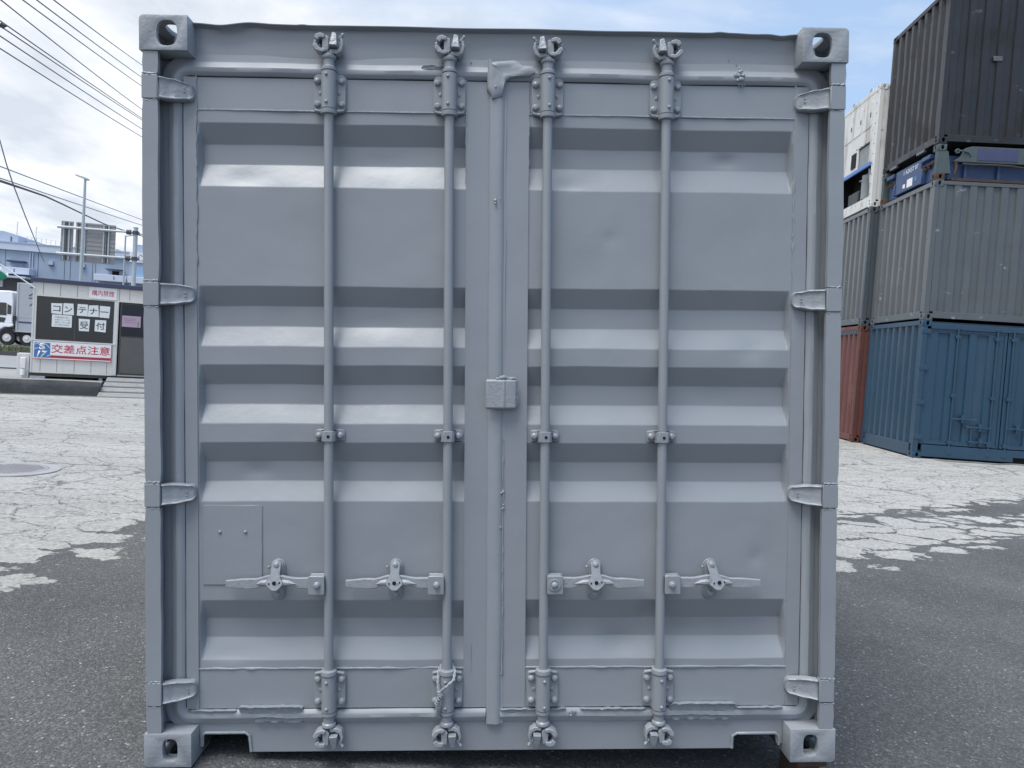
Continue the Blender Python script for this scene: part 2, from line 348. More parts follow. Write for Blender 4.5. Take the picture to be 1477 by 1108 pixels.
def text_mesh(txt, size, mat_, bold=0.0, depth=.001, shear=0):
    cu = bpy.data.curves.new('lettering', 'FONT'); cu.body = txt; cu.size = size; cu.align_x = 'CENTER'; cu.align_y = 'CENTER'; cu.extrude = depth; cu.offset = bold; cu.shear = shear
    cu.resolution_u = 3
    o = bpy.data.objects.new('lettering', cu); COL.objects.link(o)
    bpy.context.view_layer.update()
    me = baked(o, 'lettering'); me.materials.clear(); me.materials.append(mat_)
    xs = [v.co.x for v in me.vertices] or [0]; ys = [v.co.y for v in me.vertices] or [0]
    mx, my = (max(xs)+min(xs))/2, (max(ys)+min(ys))/2
    for v in me.vertices: v.co = (v.co.x-mx, v.co.y-my, v.co.z)
    me['w'] = max(xs)-min(xs); me['h'] = max(ys)-min(ys)
    return me
def put_text(txt, W, H, mat_, parent, loc, name='lettering', rot=(R(90), 0, 0), bold=0, depth=.001, shear=0):
    me = text_mesh(txt, 1, mat_, bold, .0, shear)
    sx = W/max(me['w'], 1e-6); sy = H/max(me['h'], 1e-6)
    bo = bold
    for v in me.vertices: v.co = (v.co.x*sx, v.co.y*sy, v.co.z)
    o = bpy.data.objects.new(name, me); COL.objects.link(o); o.parent = parent; o.location = loc; o.rotation_euler = rot
    md = o.modifiers.new('thick', 'SOLIDIFY'); md.thickness = depth; md.offset = 0
    return o

# ------------------------------------------------------------------ corner castings (hollow, with real apertures)
_cast = {}
def casting_mesh(sx, sy, sz, mat_, wide=False):
    """casting whose outer corner is the origin; body goes along +sx, +sy, +sz. Apertures on the three outer faces."""
    key = (sx, sy, sz, mat_.name, wide)
    if key in _cast: return _cast[key]
    X, Y, Z = .162, .178, .118
    mb = MB()
    r = .016; n = 5
    prof = [(X, 0), (X, Z), (0, Z)]
    prof += [(r-r*math.sin(R(90*i/n)+0), r-r*math.cos(R(90*i/n))) for i in range(n, -1, -1)]
    mb.prism(prof, 0, Y, 'y')
    o = mb.build('tmp', mat_, smooth=0)
    cut = []
    def cutter(m):
        c = m.build('cut', mat_, smooth=0); cut.append(c)
        b = o.modifiers.new('b', 'BOOLEAN'); b.operation = 'DIFFERENCE'; b.object = c; b.solver = 'EXACT'
    t = .017 if wide else .028
    cutter(MB().box(t, X-.012, t, Y-.012, t, Z-.012))
    def oval(cx_, cz_, w_, h_, k=28, p=2.6):
        pts = []
        for i in range(k):
            a = 2*math.pi*i/k; ca, sa = math.cos(a), math.sin(a)
            pts.append((cx_+w_/2*math.copysign(abs(ca)**(2/p), ca), cz_+h_/2*math.copysign(abs(sa)**(2/p), sa)))
        return pts
    fw_, fh = (.070, .086) if wide else (.053, .079)
    pw = 2.6 if wide else 3.0
    cutter(MB().prism(oval(.093 if wide else .089, .060, fw_, fh, p=pw), -.02, t+.01, 'y'))
    cutter(MB().prism([(a, b) for a, b in oval(.101, .060, .055, .079)], -.02, t+.01, 'x'))
    cutter(MB().prism(oval(.092, .101, .064, .124), -.02, t+.01, 'z'))
    bv = o.modifiers.new('bev', 'BEVEL'); bv.width = .004; bv.segments = 2; bv.limit_method = 'ANGLE'; bv.angle_limit = R(40)
    me = baked(o, 'corner_casting')
    for c in cut: bpy.data.objects.remove(c)
    for v in me.vertices: v.co = (v.co.x*sx, v.co.y*sy, v.co.z*sz)
    if sx*sy*sz < 0: me.flip_normals()
    me.polygons.foreach_set('use_smooth', [True]*len(me.polygons)); me.set_sharp_from_angle(angle=R(30))
    _cast[key] = me; return me

# ------------------------------------------------------------------ THE SETTING
def sm(a, b, t):
    t = max(0, min(1, (t-a)/(b-a))); return t*t*(3-2*t)
def gz(x, y):
    z = -.065*math.exp(-((x-1.2)/2.2)**2)*sm(1, 6, y)*(1-sm(8, 12, y))
    z += .098*sm(4, 8.8, x)*sm(3, 10.5, y)
    return z
xs = [-400, -200, -100, -60, -40, -30, -24, -18]+[-16+.5*i for i in range(75)]+[24, 30, 40, 60, 100, 200, 400]
ys = [-60, -20, -10]+[-6+.5*i for i in range(64)]+[30, 40, 60, 100, 200, 500, 900]
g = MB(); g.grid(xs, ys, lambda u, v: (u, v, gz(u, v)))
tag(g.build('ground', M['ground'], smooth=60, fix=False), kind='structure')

HD = Vector((.920435, .383482, 0)); HN = Vector((-.383482, .920435, 0))      # hut's wall direction and its inward normal
def frame(P, d, z=0):
    d = Vector((d[0], d[1], 0)).normalized(); n = Vector((-d.y, d.x, 0))
    m = Matrix(((d.x, n.x, 0, P[0]), (d.y, n.y, 0, P[1]), (0, 0, 1, z), (0, 0, 0, 1))); return m
HUT = frame((-9.405, 15.167), HD, 0)                                           # local x along the wall, y inward
# raised terrace behind a dark concrete retaining kerb
CURBY = -1.02
def terr():
    t = MB()
    t.box(-60, 1.5, CURBY+.16, .0499, -.30, .285); t.box(-60, 14, .05, 30, -.30, .285)
    o = t.build('terrace', M['terrace'], smooth=0); o.matrix_world = HUT; return tag(o, kind='structure')
terr()
c = MB()
us = [-60+i*.5 for i in range(124)]
for k in range(len(us)-1):
    pass
c.grid(us, [0, .04, .1, .2, .29, .315, .33], lambda u, v: (u, CURBY+(.02 if v > .3 else 0)+wob((u, v, 0), .03, 1.7), -.02+v+(wob((u, 3, 0), .02, 1.1) if v > .25 else 0)))
c.grid(us, [0, .16], lambda u, v: (u, CURBY+.02+v+(wob((u, .33, 0), .03, 1.7) if v == 0 else 0), .31+wob((u, 3, 0), .02, 1.1)))
o = c.build('retaining_kerb', M['curb'], smooth=40, fix=False); o.matrix_world = HUT; tag(o, kind='structure')

# manhole cover
t = thing('manhole_cover', 'round iron manhole cover with concrete ring in the pale yard', 'manhole cover', loc=(-3.76, 5.37, .004))
MB().lathe([(.44, -.02), (.44, .006), (.335, .008), (.335, -.02)], (0, 0, 0), 'z', 48).build('ring', M['mhring'], t)
mh = MB().lathe([(.33, -.02), (.33, .008), (.0, .008)], (0, 0, 0), 'z', 48)
for i in range(-7, 8):
    for j in range(-7, 8):
        if (i*i+j*j)*.042**2 < .29**2:
            mh.box(i*.042-.014, i*.042+.014, j*.042-.004, j*.042+.004, .006, .013)
mh.build('lid', M['mh'], t)

# grass verge by the road with its kerb
kb = MB(); kb.box(-60, 1.0, 0, .25, .28, .45); kb.box(-60, 1.0, .25, 3.0, .28, .43)
VERGE = frame((-16.6, 26.75), (.985, .17), 0)
o = kb.build('verge_kerb', M['curb'], smooth=0); o.matrix_world = VERGE; tag(o, kind='structure')
gr = MB()
for i in range(9000):
    x, y = random.uniform(-14, 1.0), random.uniform(.2, 3.0); h = random.uniform(.06, .28); a = random.uniform(0, 6.28); wd_ = .02
    dx, dy = math.cos(a)*wd_, math.sin(a)*wd_; lx, ly = random.uniform(-.08, .08), random.uniform(-.08, .08)
    gr.add([(x-dx, y-dy, .43), (x+dx, y+dy, .43), (x+lx, y+ly, .43+h)], [(0, 1, 2)])
o = gr.build('verge_grass', M['grass'], smooth=0, fix=False); o.matrix_world = VERGE; tag(o, kind='stuff')

# ------------------------------------------------------------------ MAIN CONTAINER
Wc = Matrix(((.99832, .00054, -.05796), (0, .99996, .00935), (.05796, -.00934, .99827)))
CW = Wc.to_4x4(); CW.translation = Wc @ Vector((1.219, 0, 0))
C = thing('shipping_container', 'large freshly painted grey shipping container with closed double doors filling the picture', 'container', mtx=CW)
PT = M['paint']; HX = 1.219; HT = 2.591; LEN = 6.058
for sx in (-1, 1):
    for sz, z in ((1, 0), (-1, HT)):
        for sy, y in ((1, 0), (-1, LEN)):
            inst('corner_casting', casting_mesh(-sx, sy, sz, M['paint_cast'], wide=(sz < 0 and sy > 0)), C, (sx*HX, y, z))
HZ = [2.352, 1.648, .953, .255]          # hinge heights
# corner posts: front flange broken by the hinge lugs, side plate, jamb
for sx in (-1, 1):
    m = MB()
    def px(a): return -a*sx if False else a*sx
    cuts = [.118]+[z+d for z in HZ[::-1] for d in (-.043, .043)]+[HT-.118]
    for k in range(0, len(cuts), 2):
        z0, z1 = cuts[k]+.002, cuts[k+1]-.002; n = max(2, int((z1-z0)/.04)); zs = [z0+(z1-z0)*i/n for i in range(n+1)]
        prof = [(1.170, .022), (1.160, .022), (1.160, .005), (1.213, .004), (1.214, .018)]
        vs = []
        for z in zs:
            dx = wob((sx, z, 0), .0045, 2.2); ed = wob((z, sx, 3), .0035, 7); tp = min(z-z0, z1-z)
            q = .003 if tp < .02 else 0
            vs += [((a+dx+(ed if a < 1.165 else 0)-(q if a > 1.2 else -q*.5 if a < 1.165 else 0))*sx, y+wob((z, a, 1), .0025, 5), z) for a, y in prof]
        L = len(prof)
        fs = [(j*L+i, j*L+(i+1) % L, (j+1)*L+(i+1) % L, (j+1)*L+i) for j in range(n) for i in range(L)]+[tuple(range(L)), tuple(range(n*L, n*L+L))]
        m.add(vs, fs)
    zs = [.118+(HT-.236)*i/60 for i in range(61)]
    m.grid(zs, [.018, .06, .17], lambda z, y: ((1.2135+wob((sx, z, 0), .004, 2.2)*.8)*sx, y, z))
    x0, x1 = sorted((1.2125*sx, 1.203*sx)); m.box(x0, x1, .023, .16, .12, HT-.12)
    x0, x1 = sorted((1.2025*sx, 1.075*sx)); m.box(x0, x1, .092, .102, .12, HT-.12)
    x0, x1 = sorted((1.2020*sx, 1.1775*sx)); m.box(x0, x1, .073, .0915, .12, HT-.12)
    m.build('corner_post', PT, C, smooth=40)
# weld bits at the ends of the post segments
for sx in (-1, 1):
    for i, z in enumerate(HZ):
        for d in (.045, -.045):
            m = MB(); random.seed(i*7+int(d*1000)+sx)
            pts = [(sx*(1.162+.051*k/6), .0055+random.uniform(-.001, .001), z+d+random.uniform(-.002, .002)) for k in range(7)]
            m.tube(pts, (lambda t: .0038+.002*math.sin(t*17+i)) if d > 0 else (lambda t: .0018+.001*math.sin(t*11+i)), 8); m.build('weld_bead', M['paint_rough'], C)
# header with a rolled, slightly dented top edge
m = MB()
xs_ = [-1.057+2.114*i/160 for i in range(161)]
def dent(x, cx_, w_): return math.exp(-((x-cx_)/w_)**2)
def head(x, k):
    prof = [(2.36, .082), (2.44, .082), (2.46, .0775), (2.50, .077), (2.54, .076), (2.566, .075), (2.5765, .0745), (2.580, .060), (2.5815, .048), (2.584, .0475), (2.587, .055), (2.589, .14)]
    z, y = prof[k]
    if k >= 5: z += -.006*dent(x, -.965, .05)+.004*dent(x, -.86, .05)-.003*dent(x, .90, .05)+.003*dent(x, .78, .02)-.006*dent(x, 1.0, .03)+wob((x, 0, 0), .0022, 4)+.0025*dent(x, -.68, .012)+.003
    if 2 <= k < 6: y += .006*dent(x, -.93, .07)*(k-2)/3+wob((x, z, 0), .004, 3)
    return (x, y, z)
m.grid(xs_, list(range(12)), head, flip=False)
m.build('door_header', PT, C, smooth=50)
# sill with forklift pockets
m = MB()
m.prism([(-1.057, .135), (-1.057, .035), (-1.046, .035), (-1.040, .083), (-.880, .083), (-.876, .013), (.872, .013), (.877, .067), (1.030, .067), (1.036, .030), (1.057, .030), (1.057, .135)], .0755, .085)
m.build('door_sill', PT, C, bevel=.002)
for (a, b, z) in ((-1.05, -.876, .083), (.872, 1.050, .068)):
    m = MB(); m.tube([(a+.004, .074, z-.045), (a+.006, .072, z-.005), (a+.016, .071, z+.004), (b-.016, .071, z+.004), (b-.002, .072, z-.006), (b+.004, .074, .016)] if a < 0 else
                     [(a-.002, .074, .016), (a+.0, .072, z-.006), (a+.014, .071, z+.004), (b-.02, .071, z+.004), (b-.010, .072, z-.006), (b-.006, .074, z-.04)], .0055, 8)
    m.build('pocket_rim', M['paint_rough'], C)
# underframe
m = MB()
for y in [.25+.33*i for i in range(17)]: m.box(-1.04, 1.04, y, y+.045, .05, .14)
m.box(-1.17, 1.17, .09, LEN-.09, .14, .165)
m.build('underframe', M['under'], C)
for x0, x1 in ((-1.047, -.874), (.871, 1.04)):
    MB().box(x0-.004, x0, .09, 2.2, .02, .10).box(x1, x1+.004, .09, 2.2, .02, .10).box(x0, x1, .09, 2.2, .085, .089).build('fork_pocket', M['under'], C)
m = MB()
for s in (-1, 1):
    x0, x1 = sorted((s*1.214, s*1.17)); m.box(x0, x1, .178, LEN-.178, .005, .16)
m.build('bottom_side_rail', PT, C)
# corrugated side walls, roof, rear wall
def corr(length, z0, z1, pitch=.278, depth=.036, rows=6, dents=0.0, seed=0, pf_=(.26, .5, .76)):
    n = int(length/pitch); pitch = length/n; pr = []
    for k in range(n):
        b_ = k*pitch
        pr += [(b_, 0), (b_+pitch*pf_[0], 0), (b_+pitch*pf_[1], depth), (b_+pitch*pf_[2], depth)]
    pr.append((length, 0)); mb_ = MB()
    vs = []; zs = [z0+(z1-z0)*i/rows for i in range(rows+1)]
    for z in zs:
        for (a, d) in pr: vs.append((a, d+(wob((a, z, seed), dents, 1.4) if z0 < z < z1 else 0), z))
    L = len(pr); mb_.add(vs, [(j*L+i, j*L+i+1, (j+1)*L+i+1, (j+1)*L+i) for j in range(rows) for i in range(L-1)]); return mb_
for s in (-1, 1):
    mm = corr(LEN-.32, .16, HT-.10).xf(Matrix(((0, s*-1, 0, s*1.21), (1, 0, 0, .16), (0, 0, 1, 0), (0, 0, 0, 1))))
    mm.build('side_wall', PT, C, smooth=0)
    x0, x1 = sorted((s*1.214, s*1.16)); MB().box(x0, x1, .178, LEN-.178, HT-.10, HT-.03).build('top_side_rail', PT, C, bevel=.004)
MB().box(-1.16, 1.16, .14, LEN-.1, HT-.035, HT-.012).build('roof', PT, C)
MB().box(-1.06, 1.06, LEN-.06, LEN-.03, .02, HT-.03).box(-1.2, -1.06, LEN-.10, LEN-.04, .12, HT-.12).box(1.06, 1.2, LEN-.10, LEN-.04, .12, HT-.12).build('end_wall', PT, C)

# door leaves: pressed panel as a fine sheet
PROF = [(2.297, 0), (2.253, 0), (2.186, 1), (2.117, 1), (2.031, 0), (1.684, 0), (1.615, 1), (1.543, 1), (1.471, 0), (1.407, 0), (1.337, 1), (1.266, 1), (1.198, 0), (1.132, 0), (1.059, 1), (.989, 1), (.921, 0),
        (.565, 0), (.489, 1), (.421, 1), (.350, 0), (.320, 0)]
DENTS = [(.403, 1.863, .030, .022, .0028), (.921, 1.471, .05, .035, .006), (.822, 2.152, .05, .020, .010), (-.854, 1.026, .05, .025, .007), (.946, .717, .026, .026, .0032), (.448, .405, .06, .04, .011),
         (.549, .520, .03, .03, .008), (-.42, 2.135, .10, .03, .005), (-.95, .365, .09, .025, .007), (.30, 1.75, .12, .10, .003), (-.70, 1.86, .16, .12, .0035), (.80, 1.30, .10, .05, .003), (-.35, .78, .15, .1, .002), (.25, 2.05, .05, .02, .004), (.86, 1.86, .12, .14, .0035), (-.44, 1.56, .10, .03, .004), (.70, .45, .12, .03, .003), (-.9, 2.06, .06, .03, .003)]
def panel(x0, x1, slopel, sloper, name, par, seed):
    rows = []
    for i in range(len(PROF)-1):
        (za, a), (zb, b) = PROF[i], PROF[i+1]; L = za-zb; n = max(3, int(L/.016)); e = .0035
        ts = sorted(set([0, e/L, .5*e/L]+[j/n for j in range(1, n)]+[1-e/L, 1-.5*e/L]))
        for t in ts:
            rows.append((za+(zb-za)*t, a+(b-a)*t))
    rows.append(PROF[-1]); D = .036
    # soften the creases
    sm_ = [rows[0]]+[(rows[i][0], (rows[i-1][1]+2*rows[i][1]+rows[i+1][1])/4 if abs(rows[i-1][0]-rows[i+1][0]) < .012 else rows[i][1]) for i in range(1, len(rows)-1)]+[rows[-1]]
    cols = [x0, x0+.002]
    n = 150
    for i in range(1, n): cols.append(x0+.002+(x1-x0-.004)*i/n)
    cols += [x1-.002, x1]
    if slopel: cols += [x0+.004, x0+.014, x0+.017, x0+.011]
    if sloper: cols += [x1-.004, x1-.014, x1-.017, x1-.011]
    cols = sorted(cols)
    def f(x, k):
        z, d = sm_[k]; a = 1
        if slopel: a = min(1, max(0, (x-x0-.004)/.010))
        if sloper: a = min(a, min(1, max(0, (x1-.004-x)/.010)))
        y = .070+d*D*a
        for dx, dz, wx, wz, am in DENTS: y += am*math.exp(-((x-dx)/wx)**2-((z-dz)/wz)**2)
        edge = min(1, (x-x0)/.06, (x1-x)/.06)
        y += edge*(wob((x, 0, z), .0038, 3.1, seed)+wob((x, 0, z), .0014, 9, seed))
        zz_ = z+ (d*(1-d)*4)*0 + wob((x, z, 1), .0025, 4, seed)
        return (x, y, zz_)
    mb_ = MB(); mb_.grid(cols, list(range(len(sm_))), f, flip=True); return mb_.build(name, PT, par, smooth=60, fix=False)
def seam(pts, r, par, seed, step=.02, mat_=None, squash=.5, name='weld_seam', rag=.45):
    out = []
    for k in range(len(pts)-1):
        a, b = Vector(pts[k]), Vector(pts[k+1]); n = max(2, int((b-a).length/step))
        out += [a+(b-a)*i/n for i in range(n)]
    out.append(Vector(pts[-1])); random.seed(seed)
    out = [p+Vector((random.uniform(-1, 1)*r*rag, random.uniform(-.3, .3)*r, random.uniform(-1, 1)*r*rag)) for p in out]
    rr = [r*random.uniform(1-rag, 1+rag) for _ in range(len(out)+1)]
    m_ = MB(); m_.tube(out, lambda t: rr[int(t*(len(rr)-1))], 7); return m_.build(name, mat_ or M['paint_rough'], par)
doors = []
for s in (-1, 1):
    # the leaf: frame plate with rails flush with the panel field
    m = MB()
    if s < 0: xo, xi, pxo, pxi = -1.097, -.022, -1.054, -.112
    else: xo, xi, pxo, pxi = 1.109, .020, 1.061, .110
    a, b = sorted((xo, pxo))
    def strip(a, b, z0, z1, y, y2, nz=60, sd=0):
        zs = [z0+(z1-z0)*i/nz for i in range(nz+1)]; us_ = [a+(b-a)*i/6 for i in range(7)]
        m.grid(us_, zs, lambda x, z: (x, y+wob((x, z, sd), .0030, 2.6)+wob((x, z, sd), .0010, 9), z), flip=False)
        m.grid([y, y2], zs, lambda yy, z: (a, yy+(wob((a, z, sd), .0030, 2.6)+wob((a, z, sd), .001, 9) if yy == y else 0), z)); m.grid([y, y2], zs, lambda yy, z: (b, yy+(wob((b, z, sd), .0030, 2.6)+wob((b, z, sd), .001, 9) if yy == y else 0), z), flip=True)
    strip(a, b, .176, 2.4085, .0660, .11, sd=s)
    a, b = sorted((xi, pxi)); strip(a, b, .176, 2.4085, .0655, .11, sd=s+5)
    m.build('door_frame', PT, C, smooth=50)
    a, b = sorted((pxo, pxi))
    leaf = panel(a, b, s < 0, s > 0, 'door', C, s+3); doors.append(leaf)
    us_ = [a+(b-a)*i/70 for i in range(71)]
    for z0, z1, sd in ((2.2975, 2.4085, 1), (.1755, .3195, 2)):
        m = MB(); vs_ = [z0+(z1-z0)*i/8 for i in range(9)]
        m.grid(us_, vs_, lambda x, z: (x, .0695+wob((x, z, sd+s), .0028, 2.8)+wob((x, z, sd), .001, 9), z))
        m.build('door_rail', PT, C, smooth=60)
    seam([(a, .069, 2.297), (b, .069, 2.297-.0)], .0032, C, 3+s, step=.045, rag=.22)
    seam([(a, .069, .320), (b, .069, .320)], .0038, C, 5+s, step=.03, rag=.35)
    seam([(pxo, .0680, 1.75), (pxo, .0680, 2.42)], .0026, C, 9+s, step=.014, rag=.6)
    seam([(pxi, .0680, 2.05), (pxi, .0680, 2.42)], .0026, C, 11+s, step=.016, rag=.6)

# gaskets: a rounded ridge swept along each leaf's edge
def sweep(path, prof, name, par, mat_, seed=0, amp=.0015, fl=6):
    P = [Vector((p[0], 0, p[1])) for p in path]; n = len(P); vs = []
    for k, p in enumerate(P):
        d = (P[min(k+1, n-1)]-P[max(k-1, 0)]).normalized(); nn = Vector((-d.z, 0, d.x))
        j = wob(p, amp*1.6, fl, seed)
        for (o_, y) in prof: vs.append((p.x+nn.x*(o_+j), y+wob(p+Vector((o_*9, 0, 0)), amp, fl, seed+1), p.z+nn.z*(o_+j)))
    L = len(prof); m_ = MB(); m_.add(vs, [(k*L+i, k*L+i+1, (k+1)*L+i+1, (k+1)*L+i) for k in range(n-1) for i in range(L-1)]+[tuple(range(L)), tuple(range((n-1)*L, n*L))])
    return m_.build(name, mat_, par, smooth=24)
def arc(cx_, cz_, r, a0, a1, n=7): return [(cx_+r*math.cos(R(a0+(a1-a0)*i/n)), cz_+r*math.sin(R(a0+(a1-a0)*i/n))) for i in range(n+1)]
def lin(a, b, n): return [(a[0]+(b[0]-a[0])*i/n, a[1]+(b[1]-a[1])*i/n) for i in range(n+1)]
GP = [(-.025, .085), (-.0245, .0675), (-.0225, .0650), (-.014, .0580), (-.0125, .0573), (.001, .0560), (.003, .0567), (.021, .0680), (.024, .0690), (.0245, .0735), (.026, .0738), (.034, .0745), (.052, .0765), (.053, .090)]
pl = lin((-.031, 2.437), (-1.06, 2.437), 60)+arc(-1.075, 2.387, .05, 90, 180)+lin((-1.125, 2.38), (-1.125, .20), 110)+arc(-1.085, .187, .04, 180, 270)+lin((-1.08, .147), (-.031, .147), 60)
sweep(pl, [(-o_, y) for o_, y in GP], 'door_gasket', C, M['rubber'], 1)
pr_ = lin((.02, 2.437), (1.07, 2.437), 60)+arc(1.087, 2.387, .05, 90, 0)+lin((1.137, 2.38), (1.137, .20), 110)+arc(1.097, .187, .04, 0, -90)+lin((1.09, .147), (.02, .147), 60)
sweep(pr_, GP, 'door_gasket', C, M['rubber'], 2)
CP = [(-.030, .07), (-.029, .061), (-.026, .0585), (-.010, .0560), (.004, .0545), (.012, .0560), (.018, .0585), (.0225, .0625), (.0235, .0635), (.030, .0640), (.031, .07)]
sweep(lin((.0, .118), (.0, 2.44), 130), [(-o_, y) for o_, y in CP], 'centre_gasket', C, M['rubber'], 3, amp=.0015, fl=5)
# torn flap at the top of the centre gasket
m = MB()
outl = [(-.034, 2.487), (-.030, 2.470), (-.005, 2.474), (.03, 2.477), (.055, 2.480), (.068, 2.475), (.085, 2.462), (.12, 2.461), (.13, 2.440), (.11, 2.424), (.07, 2.421), (.045, 2.418), (.028, 2.408), (.022, 2.385), (.016, 2.355), (-.022, 2.345), (-.026, 2.362), (-.040, 2.378), (-.038, 2.42)]
cx_, cz_ = .012, 2.44
ring = lambda f, y: [(cx_+(a-cx_)*f, y+wob((a, b, 0), .006, 22), cz_+(b-cz_)*f) for a, b in outl]
n = len(outl); vs = ring(1.0, .066)+ring(1.0, .052)+ring(.85, .046)+ring(.5, .048)+[(cx_, .050, cz_)]
fs = [(r_*n+i, r_*n+(i+1) % n, (r_+1)*n+(i+1) % n, (r_+1)*n+i) for r_ in range(3) for i in range(n)]+[(3*n+i, 3*n+(i+1) % n, 4*n) for i in range(n)]
m.add(vs, fs); m.build('torn_gasket_flap', M['rubber'], C, smooth=60)
# ragged edges, paint lumps and peeled gasket strips
def ragged(x0, x1, z, h, out, seed, name='peeled_gasket_strip'):
    n = int((x1-x0)/.008); random.seed(seed); m_ = MB()
    us_ = [x0+(x1-x0)*i/n for i in range(n+1)]
    tz = [wob((u, seed, 0), .004, 9)+wob((u, seed, 1), .003, 50) for u in us_]
    tp = [min(1, (u-x0)/.012+.15, (x1-u)/.012+.15) for u in us_]
    rows = [(-.5, .066), (-.35, .058), (0, .057), (.35, .055), (.5, .055-out), (.62, .053-out), (.55, .068)]
    m_.grid(list(range(n+1)), list(range(len(rows))), lambda i, k: (us_[i], rows[k][1]+(1-tp[i])*.008+wob((us_[i], k*.2, seed), .004, 40), z+rows[k][0]*h*(.5+.5*tp[i])+tz[i]*(.3 if k < 3 else 1)))
    return m_.build(name, M['paint_rough'], C, smooth=50)
ragged(-.912, -.685, .170, .034, .010, 3); ragged(-.86, -.68, .137, .022, .003, 4)
ragged(.632, .880, .172, .036, .011, 5); ragged(.634, .862, .138, .022, .004, 6)
ragged(.02, .26, .163, .018, .004, 8); ragged(.88, 1.05, .168, .012, .003, 9); ragged(.31, .55, .168, .010, .003, 10); ragged(-1.09, -.92, .168, .010, .003, 12)
def lump(x, z, y, pts, r, seed, name='paint_lump'):
    random.seed(seed); m_ = MB()
    for k in range(pts):
        m_.sphere((x+random.gauss(0, r*.6), y+random.uniform(-.002, .002), z+random.gauss(0, r*.75)), random.uniform(.3, .75)*r, (1, .5, 1), 8)
    return m_.build(name, M['paint_rough'], C, smooth=80)
lump(.852, 2.443, .055, 16, .014, 1); lump(.862, 2.415, .064, 7, .008, 2)
lump(.024, .955, .060, 9, .008, 7); lump(.026, .90, .060, 5, .006, 8); lump(.022, .83, .060, 4, .006, 9); lump(-.005, 2.385+.0, .047, 3, .007, 10); lump(.0, 1.99, .050, 4, .010, 11); lump(.28, .158, .055, 5, .010, 12)
seam([(.026, .062, .30), (.027, .062, 1.15)], .0024, C, 31, step=.02, rag=.6, name='paint_run')
seam([(-.115+.03, .0655, .31), (-.115+.03, .0655, .41)], .0018, C, 32, step=.015, rag=.6, name='paint_run')
ragged(-.270, -.190, 2.447, .016, .001, 21, 'scuffed_patch')

